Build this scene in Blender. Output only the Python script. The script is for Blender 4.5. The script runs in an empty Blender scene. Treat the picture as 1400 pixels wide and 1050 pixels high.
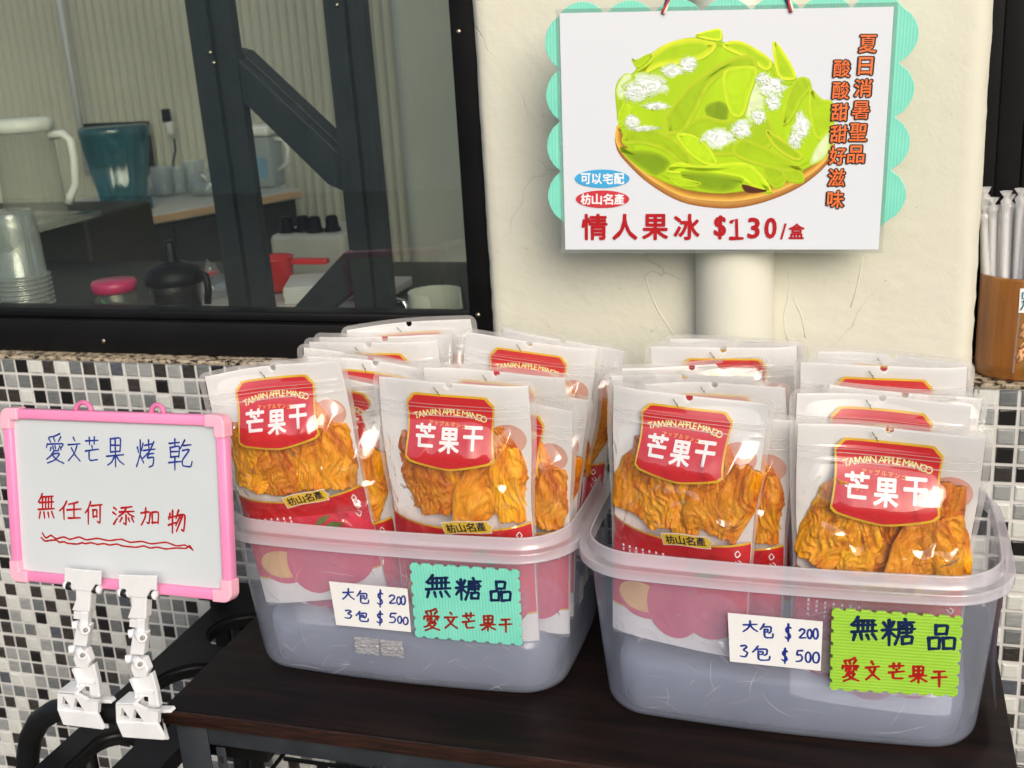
import bpy, bmesh, math, random
import numpy as np
from mathutils import Vector, Matrix, noise

# ------------------------------------------------------------------ camera, sky, sun, exposure
SC = bpy.context.scene
COL = SC.collection
F_PX, YAW, PITCH, ROLL = 1604.34, -0.3063, 0.2970, -0.0593
CAM = np.array([1.2941, -1.4847, 0.4615])
def _rot(a, b, c):
    ca, sa = math.cos(a), math.sin(a)
    f = np.array([sa*math.cos(b), ca*math.cos(b), -math.sin(b)])
    r = np.array([ca, -sa, 0.0]); u = np.cross(r, f)
    return np.array([math.cos(c)*r + math.sin(c)*u, -math.sin(c)*r + math.cos(c)*u, f])
RM = _rot(YAW, PITCH, ROLL)
cam = bpy.data.cameras.new('camera'); cam_o = bpy.data.objects.new('camera', cam); COL.objects.link(cam_o)
cam.sensor_width = 36.0; cam.lens = F_PX/1400*36; cam.clip_start = 0.02; cam.clip_end = 500
M = Matrix(((RM[0][0], RM[1][0], -RM[2][0], CAM[0]), (RM[0][1], RM[1][1], -RM[2][1], CAM[1]),
            (RM[0][2], RM[1][2], -RM[2][2], CAM[2]), (0, 0, 0, 1)))
cam_o.matrix_world = M
cam.dof.use_dof = True; cam.dof.focus_distance = 1.22; cam.dof.aperture_fstop = 11
SC.camera = cam_o
SUN_EL, SUN_AZ = math.radians(29), math.radians(30)          # azimuth measured from -y towards +x
w = bpy.data.worlds.new('World'); SC.world = w; w.use_nodes = True
nt = w.node_tree; bg = nt.nodes['Background']; sky = nt.nodes.new('ShaderNodeTexSky')
sky.sky_type = 'NISHITA'; sky.sun_disc = False; sky.sun_elevation = SUN_EL
sky.sun_rotation = math.pi - SUN_AZ; sky.air_density = 1.0; sky.dust_density = 3.5; sky.ozone_density = 0.6
nt.links.new(sky.outputs[0], bg.inputs[0]); bg.inputs[1].default_value = 0.15
sun = bpy.data.lights.new('sun', 'SUN'); sun.energy = 1.5; sun.angle = math.radians(38); sun.color = (1, 0.98, 0.94)
sun_o = bpy.data.objects.new('sun', sun); COL.objects.link(sun_o)
sd = Vector((math.sin(SUN_AZ)*math.cos(SUN_EL), -math.cos(SUN_AZ)*math.cos(SUN_EL), math.sin(SUN_EL)))
sun_o.rotation_euler = sd.to_track_quat('Z', 'Y').to_euler()
SC.view_settings.view_transform = 'Standard'; SC.view_settings.look = 'None'
SC.view_settings.gamma = 1.0; SC.view_settings.exposure = 0.24
SC.render.engine = 'CYCLES'
cy = SC.cycles; cy.max_bounces = 10; cy.diffuse_bounces = 4; cy.glossy_bounces = 4; cy.transmission_bounces = 6
cy.transparent_max_bounces = 40; cy.use_denoising = True; cy.sample_clamp_indirect = 6.0
cy.caustics_reflective = False; cy.caustics_refractive = False

rng = random.Random(7)
# ------------------------------------------------------------------ geometry helpers
def ray(x, y):
    return np.array([(x-700)/F_PX, -(y-525)/F_PX, 1.0]) @ RM
def at(x, y, Y):
    d = ray(x, y); t = (Y-CAM[1])/d[1]; return Vector(CAM + t*d)
def onz(x, y, z):
    d = ray(x, y); t = (z-CAM[2])/d[2]; return Vector(CAM + t*d)

class Plane:
    """a flat thing's own frame: x right, z up, y away from the viewer"""
    def __init__(s, o, X, Z):
        s.o = Vector(o); s.X = Vector(X).normalized()
        Z = Vector(Z); s.Z = (Z - s.X*Z.dot(s.X)).normalized(); s.Y = s.Z.cross(s.X)
    def mat(s):
        m = Matrix.Identity(4)
        for i in range(3):
            m[i][0] = s.X[i]; m[i][1] = s.Y[i]; m[i][2] = s.Z[i]; m[i][3] = s.o[i]
        return m
    def px(s, x, y, off=0.0):
        d = Vector(ray(x, y)); C = Vector(CAM)
        t = ((s.o-C).dot(s.Y)+off)/d.dot(s.Y); p = C + d*t - s.o
        return (p.dot(s.X), p.dot(s.Z))

class MB:
    def __init__(s): s.v = []; s.f = []; s.m = []; s.sm = []
    def add(s, vs, fs, mi=0, smooth=False):
        b = len(s.v); s.v.extend([tuple(v) for v in vs])
        for f in fs: s.f.append(tuple(b+i for i in f)); s.m.append(mi); s.sm.append(smooth)
        return s
    def box(s, x0, x1, y0, y1, z0, z1, mi=0, mat=None):
        vs = [Vector((x, y, z)) for x in (x0, x1) for y in (y0, y1) for z in (z0, z1)]
        if mat: vs = [mat @ v for v in vs]
        return s.add(vs, [(0,1,3,2),(4,6,7,5),(0,4,5,1),(2,3,7,6),(0,2,6,4),(1,5,7,3)], mi)
    def bbox(s, x0, x1, y0, y1, z0, z1, r, mi=0, mat=None, seg=2):
        bm = bmesh.new(); bmesh.ops.create_cube(bm, size=1)
        for v in bm.verts: v.co = Vector(((x0+x1)/2+v.co.x*(x1-x0), (y0+y1)/2+v.co.y*(y1-y0), (z0+z1)/2+v.co.z*(z1-z0)))
        bmesh.ops.bevel(bm, geom=bm.edges[:], offset=r, segments=seg, affect='EDGES', profile=0.5)
        return s.bm(bm, mi, mat, True)
    def bm(s, bm, mi=0, mat=None, smooth=False):
        bm.verts.index_update()
        vs = [(mat @ v.co if mat else v.co.copy()) for v in bm.verts]
        s.add(vs, [[v.index for v in f.verts] for f in bm.faces], mi, smooth); bm.free(); return s
    def lathe(s, prof, o=(0,0,0), n=32, mi=0, smooth=True, a0=0, a1=2*math.pi, mat=None):
        vs = []; fs = []; full = abs(a1-a0-2*math.pi) < 1e-6; k = n if full else n+1
        for r, z in prof:
            for i in range(k):
                a = a0+(a1-a0)*i/n; p = Vector((r*math.cos(a), r*math.sin(a), z))
                p = (mat @ p if mat else p) + Vector(o); vs.append(p)
        for j in range(len(prof)-1):
            for i in range(n):
                i2 = (i+1) % k if full else i+1
                fs.append((j*k+i, j*k+i2, (j+1)*k+i2, (j+1)*k+i))
        return s.add(vs, fs, mi, smooth)
    def tube(s, pts, r, n=10, mi=0, cap=True, rs=None):
        pts = [Vector(p) for p in pts]; vs = []; fs = []; up = None
        for i, p in enumerate(pts):
            t = ((pts[min(i+1, len(pts)-1)]-pts[max(i-1, 0)])).normalized()
            if up is None:
                up = t.orthogonal().normalized()
            up = (up - t*up.dot(t)).normalized(); b = t.cross(up)
            rr = rs[i] if rs else r
            for k in range(n):
                a = 2*math.pi*k/n; vs.append(p+(up*math.cos(a)+b*math.sin(a))*rr)
        for i in range(len(pts)-1):
            for k in range(n):
                fs.append((i*n+k, i*n+(k+1) % n, (i+1)*n+(k+1) % n, (i+1)*n+k))
        if cap: fs.append(tuple(range(n))[::-1]); fs.append(tuple((len(pts)-1)*n+k for k in range(n)))
        return s.add(vs, fs, mi, True)
    def poly(s, pts, y0, y1, mi=0, bev=0.0, mat=None, holes=()):
        """outline in (x,z), extruded from y0 (front) to y1 (back)"""
        bm = bmesh.new(); loops = []
        for L in [pts]+list(holes):
            vs = [bm.verts.new((p[0], y0, p[1])) for p in L]
            loops += [bm.edges.new((vs[i], vs[(i+1) % len(vs)])) for i in range(len(vs))]
        if holes: bmesh.ops.triangle_fill(bm, edges=loops, use_beauty=True)
        else: bm.faces.new(bm.verts)
        if y1 != y0:
            ex = bmesh.ops.extrude_face_region(bm, geom=bm.faces[:])
            for e in ex['geom']:
                if isinstance(e, bmesh.types.BMVert): e.co.y = y1
            if holes is not None and len(bm.faces):
                pass
            bmesh.ops.recalc_face_normals(bm, faces=bm.faces[:])
            if bev: 
                es = [e for e in bm.edges if len(e.link_faces) == 2 and e.calc_face_angle(0) > 0.6]
                bmesh.ops.bevel(bm, geom=es, offset=bev, segments=2, affect='EDGES', profile=0.5)
        else:
            bm.normal_update()
            for f in bm.faces:
                if f.normal.y > 0: f.normal_flip()
        return s.bm(bm, mi, mat, False)
    def build(s, name, mats, parent=None, mat=None):
        me = bpy.data.meshes.new(name); me.from_pydata(s.v, [], s.f)
        if not isinstance(mats, (list, tuple)): mats = [mats]
        for m in mats: me.materials.append(m)
        me.polygons.foreach_set('material_index', s.m); me.polygons.foreach_set('use_smooth', s.sm); me.update()
        o = bpy.data.objects.new(name, me); COL.objects.link(o)
        if parent is not None: o.parent = parent
        if mat is not None: o.matrix_local = mat
        return o

def tag(o, label=None, cat=None, group=None, kind=None):
    if label: o['label'] = label
    if cat: o['category'] = cat
    if group: o['group'] = group
    if kind: o['kind'] = kind
    return o
def thing(name, label, cat, mat=None, group=None):
    o = bpy.data.objects.new(name, None); COL.objects.link(o); o.empty_display_size = 0.05
    if mat is not None: o.matrix_world = mat if isinstance(mat, Matrix) else Matrix.Translation(Vector(mat))
    return tag(o, label, cat, group)
def dup(o, parent=None):
    c = o.copy(); COL.objects.link(c)
    if parent is not None: c.parent = parent
    for ch in [x for x in o.children]: dup(ch, c)
    return c

# ------------------------------------------------------------------ materials
def mat(name, col=(.5,.5,.5), rough=.5, metal=0.0, coat=0.0, spec=.5, trans=0.0, alpha=None):
    m = bpy.data.materials.new(name); m.use_nodes = True; b = m.node_tree.nodes['Principled BSDF']
    b.inputs['Base Color'].default_value = (*col, 1); b.inputs['Roughness'].default_value = rough
    b.inputs['Metallic'].default_value = metal; b.inputs['Coat Weight'].default_value = coat
    b.inputs['Specular IOR Level'].default_value = spec; b.inputs['Coat Roughness'].default_value = .06
    return m
def N(m, t): return m.node_tree.nodes.new(t)
def Lk(m, a, b): m.node_tree.links.new(a, b)
def coords(m, scale=(1,1,1), kind='Object', rot=(0,0,0)):
    c = N(m, 'ShaderNodeTexCoord'); mp = N(m, 'ShaderNodeMapping')
    mp.inputs['Scale'].default_value = scale; mp.inputs['Rotation'].default_value = rot
    Lk(m, c.outputs[kind], mp.inputs[0]); return mp.outputs[0]
def noise_n(m, vec, scale, detail=4, rough=.55, dist=0):
    n = N(m, 'ShaderNodeTexNoise'); n.inputs['Scale'].default_value = scale; n.inputs['Detail'].default_value = detail
    n.inputs['Roughness'].default_value = rough; n.inputs['Distortion'].default_value = dist
    Lk(m, vec, n.inputs['Vector']); return n.outputs['Fac']
def ramp(m, fac, stops, inter='LINEAR'):
    r = N(m, 'ShaderNodeValToRGB'); r.color_ramp.interpolation = inter
    e = r.color_ramp.elements
    while len(e) < len(stops): e.new(.5)
    for x, (p, c) in zip(e, stops): x.position = p; x.color = (*c, 1) if len(c) == 3 else c
    Lk(m, fac, r.inputs[0]); return r.outputs[0]
def bump(m, h, strength=.3, dist=.002, nxt=None):
    b = N(m, 'ShaderNodeBump'); b.inputs['Strength'].default_value = strength; b.inputs['Distance'].default_value = dist
    Lk(m, h, b.inputs['Height'])
    if nxt is not None: Lk(m, nxt, b.inputs['Normal'])
    return b.outputs[0]
def PB(m): return m.node_tree.nodes['Principled BSDF']
def noisy(name, c0, c1, scale=8, rough=.5, r1=None, bs=0.0, bscale=None, sc=(1,1,1), metal=0, coat=0, kind='Object', bdist=.002, spec=.5):
    m = mat(name, c0, rough, metal, coat, spec); v = coords(m, sc, kind); n = noise_n(m, v, scale, 6)
    Lk(m, ramp(m, n, [(.3, c0), (.7, c1)]), PB(m).inputs['Base Color'])
    if r1 is not None:
        mr = N(m, 'ShaderNodeMapRange'); mr.inputs[3].default_value = rough; mr.inputs[4].default_value = r1
        Lk(m, noise_n(m, v, scale*1.7, 5), mr.inputs[0]); Lk(m, mr.outputs[0], PB(m).inputs['Roughness'])
    if bs: Lk(m, bump(m, noise_n(m, v, bscale or scale*4, 5), bs, bdist), PB(m).inputs['Normal'])
    return m
def thin(name, tint=(.97,.97,.97), haze=0.05, hcol=(.85,.87,.92), rough=.06, fmul=1.6, bscale=None, bstr=.3, bsc=(1,1,1), ior=1.5, transl=.5, dist=.002, hazevar=0.0, hscale=30):
    """a thin clear or frosted sheet: see-through plus a hazy fraction plus a gloss"""
    m = bpy.data.materials.new(name); m.use_nodes = True; t = m.node_tree; t.nodes.clear()
    out = N(m, 'ShaderNodeOutputMaterial'); tr = N(m, 'ShaderNodeBsdfTransparent'); tr.inputs[0].default_value = (*tint, 1)
    di = N(m, 'ShaderNodeBsdfDiffuse'); di.inputs[0].default_value = (*hcol, 1)
    tl = N(m, 'ShaderNodeBsdfTranslucent'); tl.inputs[0].default_value = (*hcol, 1)
    mx0 = N(m, 'ShaderNodeMixShader'); mx0.inputs[0].default_value = transl; Lk(m, di.outputs[0], mx0.inputs[1]); Lk(m, tl.outputs[0], mx0.inputs[2])
    mx1 = N(m, 'ShaderNodeMixShader'); mx1.inputs[0].default_value = haze
    Lk(m, tr.outputs[0], mx1.inputs[1]); Lk(m, mx0.outputs[0], mx1.inputs[2])
    gl = N(m, 'ShaderNodeBsdfGlossy'); gl.inputs['Roughness'].default_value = rough
    fr = N(m, 'ShaderNodeLayerWeight'); fr.inputs['Blend'].default_value = .5      # same from both sides of the sheet
    pw_ = N(m, 'ShaderNodeMath'); pw_.operation = 'POWER'; pw_.inputs[1].default_value = 5; Lk(m, fr.outputs['Facing'], pw_.inputs[0])
    mu = N(m, 'ShaderNodeMath'); mu.operation = 'MULTIPLY_ADD'; mu.use_clamp = True; mu.inputs[1].default_value = .8; mu.inputs[2].default_value = .045*fmul
    Lk(m, pw_.outputs[0], mu.inputs[0])
    mx2 = N(m, 'ShaderNodeMixShader'); Lk(m, mu.outputs[0], mx2.inputs[0]); Lk(m, mx1.outputs[0], mx2.inputs[1]); Lk(m, gl.outputs[0], mx2.inputs[2])
    v = None
    if bscale:
        v = coords(m, bsc); h = noise_n(m, v, bscale, 3, .5, .6); nb = bump(m, h, bstr, dist)
        for x in (gl, fr, di): Lk(m, nb, x.inputs['Normal'])
    if hazevar:
        v = v or coords(m); mr = N(m, 'ShaderNodeMapRange'); mr.inputs[1].default_value = .3; mr.inputs[2].default_value = .7
        mr.inputs[3].default_value = haze-hazevar; mr.inputs[4].default_value = haze+hazevar
        Lk(m, noise_n(m, v, hscale, 6, .6), mr.inputs[0]); Lk(m, mr.outputs[0], mx1.inputs[0])
    Lk(m, mx2.outputs[0], out.inputs[0]); return m

MT = {}
MT['tile'] = []
for nm, c, c2 in (('white', (.54,.56,.525), (.61,.62,.585)), ('pale', (.24,.255,.25), (.33,.34,.33)), ('grey', (.11,.12,.122), (.17,.18,.18)),
                  ('slate', (.055,.062,.075), (.10,.11,.13)), ('brown', (.022,.019,.017), (.05,.044,.04)), ('black', (.006,.0055,.005), (.012,.010,.010))):
    MT['tile'].append(noisy('glass_tile_'+nm, c, c2, 60, .12, .22, sc=(1,1,4), coat=.5, spec=.6))
MT['grout'] = noisy('white_grout', (.50,.495,.475), (.62,.61,.59), 14, .85, bs=.4, bscale=400)
def plaster_mat():
    m = mat('cream_plaster', (.6,.56,.46), .55, spec=.35); v = coords(m)
    n1 = noise_n(m, v, 3.0, 5); n2 = noise_n(m, v, 55, 6, .6); n3 = noise_n(m, v, 14, 4, .6)
    base = ramp(m, n1, [(.3, (.585,.578,.485)), (.7, (.64,.628,.53))])
    vo = N(m, 'ShaderNodeTexVoronoi'); vo.feature = 'DISTANCE_TO_EDGE'; vo.inputs['Scale'].default_value = 3.1
    mixv = N(m, 'ShaderNodeMix'); mixv.data_type = 'RGBA'; mixv.blend_type = 'LINEAR_LIGHT'; mixv.inputs[0].default_value = .06
    nn = N(m, 'ShaderNodeTexNoise'); nn.inputs['Scale'].default_value = 9; nn.inputs['Detail'].default_value = 6; Lk(m, v, nn.inputs['Vector'])
    Lk(m, v, mixv.inputs[6]); Lk(m, nn.outputs['Color'], mixv.inputs[7]); Lk(m, mixv.outputs[2], vo.inputs['Vector'])
    ck = ramp(m, vo.outputs['Distance'], [(0.0, (1,1,1)), (.004, (0,0,0))])
    mask = ramp(m, noise_n(m, v, 5.2, 2), [(.46, (0,0,0)), (.58, (1,1,1))])
    mk = N(m, 'ShaderNodeMath'); mk.operation = 'MULTIPLY'; Lk(m, ck, mk.inputs[0]); Lk(m, mask, mk.inputs[1])
    mc = N(m, 'ShaderNodeMix'); mc.data_type = 'RGBA'; Lk(m, mk.outputs[0], mc.inputs[0]); Lk(m, base, mc.inputs[6]); mc.inputs[7].default_value = (.45,.43,.36,1)
    sp = ramp(m, noise_n(m, v, 120, 2), [(.73, (0,0,0)), (.78, (1,1,1))])
    mc2 = N(m, 'ShaderNodeMix'); mc2.data_type = 'RGBA'; Lk(m, sp, mc2.inputs[0]); Lk(m, mc.outputs[2], mc2.inputs[6]); mc2.inputs[7].default_value = (.42,.38,.3,1)
    Lk(m, mc2.outputs[2], PB(m).inputs['Base Color'])
    b1 = bump(m, n3, .28, .006); b2 = bump(m, n2, .38, .0025, b1)
    inv = N(m, 'ShaderNodeMath'); inv.operation = 'SUBTRACT'; inv.inputs[0].default_value = 1; Lk(m, mk.outputs[0], inv.inputs[1])
    Lk(m, bump(m, inv.outputs[0], .5, .002, b2), PB(m).inputs['Normal']); return m
MT['plaster'] = plaster_mat()
MT['pipe'] = noisy('cream_painted_pipe', (.62,.615,.53), (.67,.66,.575), 6, .4, .5, bs=.25, bscale=60)
MT['black_frame'] = noisy('black_window_frame', (.003,.003,.0035), (.006,.006,.0065), 12, .42, .5, bs=.05, bscale=300, spec=.2)
MT['steel'] = noisy('dark_painted_steel', (.010,.0135,.017), (.019,.024,.029), 18, .38, .6, bs=.25, bscale=90)
MT['screw'] = mat('screw_metal', (.42,.36,.28), .35, 1)
def granite():
    m = mat('speckled_granite', (.4,.36,.28), .3); v = coords(m)
    vo = N(m, 'ShaderNodeTexVoronoi'); vo.inputs['Scale'].default_value = 260; Lk(m, v, vo.inputs['Vector'])
    n = noise_n(m, v, 115, 3, .65)
    c = ramp(m, n, [(.36, (.010,.009,.008)), (.43, (.03,.025,.02)), (.47, (.30,.24,.16)), (.66, (.50,.44,.34))])
    Lk(m, c, PB(m).inputs['Base Color']); return m
MT['granite'] = granite()
def wood():
    m = mat('dark_laminate', (.02,.012,.01), .33, spec=.12); v = coords(m, (1.3, 18, 18)); n = noise_n(m, v, 3.2, 7, .62, .9)
    c = ramp(m, n, [(.32, (.0045,.0036,.0035)), (.52, (.009,.0062,.0055)), (.63, (.017,.0085,.0065)), (.75, (.011,.007,.006))])
    Lk(m, c, PB(m).inputs['Base Color']); Lk(m, bump(m, noise_n(m, coords(m, (8, 160, 160)), 5, 4), .12, .0006), PB(m).inputs['Normal'])
    mr = N(m, 'ShaderNodeMapRange'); mr.inputs[3].default_value = .28; mr.inputs[4].default_value = .45
    Lk(m, noise_n(m, coords(m), 14, 5), mr.inputs[0]); Lk(m, mr.outputs[0], PB(m).inputs['Roughness']); return m
MT['wood'] = wood()
def lipwood():
    m = mat('red_brown_edge', (.03,.012,.008), .3); v = coords(m, (4, 30, 60)); n = noise_n(m, v, 4, 7, .65, 1.2)
    Lk(m, ramp(m, n, [(.3, (.006,.004,.0035)), (.5, (.022,.009,.006)), (.7, (.055,.02,.011))]), PB(m).inputs['Base Color']); return m
MT['lip'] = lipwood()
MT['angle_steel'] = noisy('blue_grey_angle_steel', (.017,.021,.026), (.03,.035,.042), 30, .42, .6, bs=.2, bscale=200)
MT['black_plastic'] = noisy('black_cart_paint', (.004,.004,.0045), (.008,.0082,.009), 20, .38, .5, bs=.06, bscale=300, spec=.3)
MT['pink'] = noisy('pink_plastic', (.80,.24,.46), (.86,.29,.51), 12, .32, .42, spec=.5)
MT['pink_corner'] = noisy('pale_pink_plastic', (.88,.40,.52), (.91,.45,.56), 12, .3, .38)
MT['board'] = noisy('whiteboard_face', (.52,.565,.585), (.565,.605,.62), 5, .38, .45)
MT['ink_blue'] = noisy('blue_marker', (.006,.018,.17), (.014,.04,.30), 120, .35)
MT['ink_navy'] = noisy('navy_marker', (.002,.007,.04), (.005,.02,.09), 150, .4)
MT['ink_red'] = noisy('red_marker', (.30,.004,.007), (.44,.012,.012), 120, .35)
MT['ink_brown'] = noisy('dark_red_marker', (.16,.008,.005), (.36,.022,.01), 170, .45)
MT['white_plastic'] = noisy('white_clip_plastic', (.72,.73,.74), (.79,.80,.81), 40, .33, .45, bs=.05, bscale=200)
MT['black_rubber'] = mat('black_spring', (.01,.01,.01), .4)
MT['card'] = noisy('white_card', (.76,.765,.75), (.80,.80,.79), 30, .5, bs=.03, bscale=500)
def corrug(name, c, c2, axis, per):
    m = mat(name, c, .38); v = coords(m)
    wv = N(m, 'ShaderNodeTexWave'); wv.bands_direction = axis; wv.inputs['Scale'].default_value = 1/per*0.314; wv.inputs['Distortion'].default_value = .4
    Lk(m, v, wv.inputs['Vector'])
    Lk(m, ramp(m, noise_n(m, v, 25, 5), [(.3, c), (.7, c2)]), PB(m).inputs['Base Color'])
    Lk(m, bump(m, wv.outputs['Fac'], .35, .0006), PB(m).inputs['Normal']); return m
MT['teal'] = corrug('teal_corrugated_sheet', (.17,.60,.47), (.21,.66,.52), 'X', .0036)
MT['lime'] = corrug('lime_corrugated_sheet', (.29,.56,.045), (.34,.62,.06), 'Z', .0036)
MT['tub'] = thin('frosted_tub_plastic', (.95,.95,.98), .17, (.72,.80,1.0), .20, 1.3, 9, .10, transl=.12, hazevar=.03, hscale=16)
MT['tub_rim'] = thin('frosted_tub_rim', (.94,.93,.97), .33, (.94,.92,.98), .14, 1.6, 14, .1, transl=.15)
MT['box_clear'] = thin('clear_box_plastic', (.93,.95,.97), .36, (.62,.70,.90), .12, 1.4, 12, .25, transl=.4)
MT['film'] = thin('clear_bag_film', (.985,.985,.98), .012, (.9,.9,.9), .04, 2.5, transl=.3)
def film_creases(m):
    v = coords(m, (1, 1, .75), rot=(0, .5, 0)); t = m.node_tree
    n1 = noise_n(m, v, 18, 2, .45, 1.4); n2 = noise_n(m, v, 55, 1, .4, 1.8)
    a1 = N(m, 'ShaderNodeMath'); a1.operation = 'SUBTRACT'; Lk(m, n2, a1.inputs[0]); a1.inputs[1].default_value = .5
    a2 = N(m, 'ShaderNodeMath'); a2.operation = 'ABSOLUTE'; Lk(m, a1.outputs[0], a2.inputs[0])
    a3 = N(m, 'ShaderNodeMath'); a3.operation = 'MULTIPLY_ADD'; Lk(m, a2.outputs[0], a3.inputs[0]); a3.inputs[1].default_value = 0.0; Lk(m, n1, a3.inputs[2])
    cz = N(m, 'ShaderNodeTexCoord'); sp = N(m, 'ShaderNodeSeparateXYZ'); Lk(m, cz.outputs['Object'], sp.inputs[0])
    mr = N(m, 'ShaderNodeMapRange'); mr.interpolation_type = 'SMOOTHSTEP'; Lk(m, sp.outputs['Z'], mr.inputs[0])
    mr.inputs[1].default_value = .262; mr.inputs[2].default_value = .232; mr.inputs[3].default_value = .06; mr.inputs[4].default_value = 1.0
    b = N(m, 'ShaderNodeBump'); b.inputs['Distance'].default_value = .022; Lk(m, mr.outputs[0], b.inputs['Strength']); Lk(m, a3.outputs[0], b.inputs['Height'])
    for x in t.nodes:
        if x.bl_idname in ('ShaderNodeBsdfGlossy', 'ShaderNodeLayerWeight'): Lk(m, b.outputs[0], x.inputs['Normal'])
film_creases(MT['film'])
MT['film_edge'] = thin('sealed_film_edge', (.95,.945,.94), .32, (.92,.90,.89), .09, 1.3, 300, .3, transl=.3)
MT['back'] = noisy('white_bag_backing', (.73,.725,.725), (.77,.765,.765), 20, .3, .4, spec=.5)
MT['label_red'] = noisy('label_red', (.56,.010,.014), (.62,.013,.018), 9, .3)
MT['gold'] = noisy('label_gold', (.85,.55,.015), (.62,.33,.02), 22, .3)
MT['white_print'] = mat('white_print', (.86,.85,.85), .35)
MT['cream_print'] = mat('pale_yellow_print', (.80,.78,.34), .35)
MT['orange_print'] = mat('yellow_print', (.86,.47,.06), .35)
MT['black_print'] = mat('black_print', (.012,.010,.009), .35)
MT['stem_print'] = mat('stem_print', (.16,.13,.06), .4)
MT['ribbon'] = noisy('ribbon_yellow', (.86,.55,.02), (.88,.60,.04), 30, .3)
MT['mango_purple'] = noisy('printed_mango_purple', (.60,.05,.15), (.74,.11,.17), 14, .35)
MT['mango_pink'] = noisy('printed_mango_pink', (.62,.30,.25), (.70,.42,.34), 18, .35)
MT['mango_cut'] = noisy('printed_mango_cut', (.80,.42,.12), (.86,.50,.18), 25, .35)
MT['red_lightened'] = noisy('label_red_lightened', (.68,.03,.07), (.74,.05,.09), 9, .3)  # label red lightened below the rim, painting in tub haze and lost light
MT['leaf'] = noisy('printed_leaf', (.10,.16,.03), (.18,.24,.07), 60, .4)
def fruit_mat():
    m = mat('dried_mango', (.7,.3,.02), .42, spec=.4, coat=.05); v = coords(m)
    n = noise_n(m, coords(m, (1, 1, .55)), 30, 6, .62, .6); g = N(m, 'ShaderNodeObjectInfo')
    c = ramp(m, n, [(.25, (.28,.05,.003)), (.37, (.64,.16,.004)), (.48, (.92,.34,.005)), (.66, (.98,.52,.018))])
    hs = N(m, 'ShaderNodeHueSaturation'); mr = N(m, 'ShaderNodeMapRange'); mr.inputs[3].default_value = .66; mr.inputs[4].default_value = 1.08
    Lk(m, g.outputs['Random'], mr.inputs[0]); Lk(m, mr.outputs[0], hs.inputs['Value']); Lk(m, c, hs.inputs['Color'])
    mr2 = N(m, 'ShaderNodeMapRange'); mr2.inputs[3].default_value = .484; mr2.inputs[4].default_value = .508
    Lk(m, g.outputs['Random'], mr2.inputs[0]); Lk(m, mr2.outputs[0], hs.inputs['Hue'])
    Lk(m, hs.outputs[0], PB(m).inputs['Base Color'])
    b1 = bump(m, noise_n(m, coords(m, (1.6,1,.45)), 300, 5, .65, 1.0), .8, .0014)
    Lk(m, bump(m, noise_n(m, coords(m, (1.8,1,.5)), 110, 4, .6, 1.2), .8, .0026, b1), PB(m).inputs['Normal'])
    PB(m).inputs['Subsurface Weight'].default_value = .12; PB(m).inputs['Subsurface Radius'].default_value = (.006,.002,.0005)
    PB(m).inputs['Subsurface Scale'].default_value = .5; return m
MT['fruit'] = fruit_mat()
def paper():
    m = mat('poster_paper', (.655,.695,.755), .3, coat=.9); v = coords(m, (1, 1, .16))
    Lk(m, bump(m, noise_n(m, v, 26, 4, .6, .4), .22, .004), PB(m).inputs['Coat Normal'])
    PB(m).inputs['Coat Roughness'].default_value = .09; return m
MT['paper'] = paper()
def pprint(name, c, c2=None, scale=40):
    m = noisy(name, c, c2 or c, scale, .3, coat=.9); v = coords(m, (1,1,.16))
    Lk(m, bump(m, noise_n(m, v, 26, 4, .6, .4), .22, .004), PB(m).inputs['Coat Normal']); PB(m).inputs['Coat Roughness'].default_value = .09
    return m
MT['laminate'] = thin('laminate_edge', (.96,.97,.96), .12, (.85,.9,.88), .08, 2.0, 40, .2)
MT['window_glass'] = thin('window_glass', (.92,.95,.92), .004, (.6,.65,.6), .005, 2.2)
MT['tape'] = thin('crumpled_tape', (.95,.95,.95), .50, (.95,.95,.95), .12, 3.0, 130, 1.0, (1,1,4), dist=.006, transl=.3)
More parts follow.
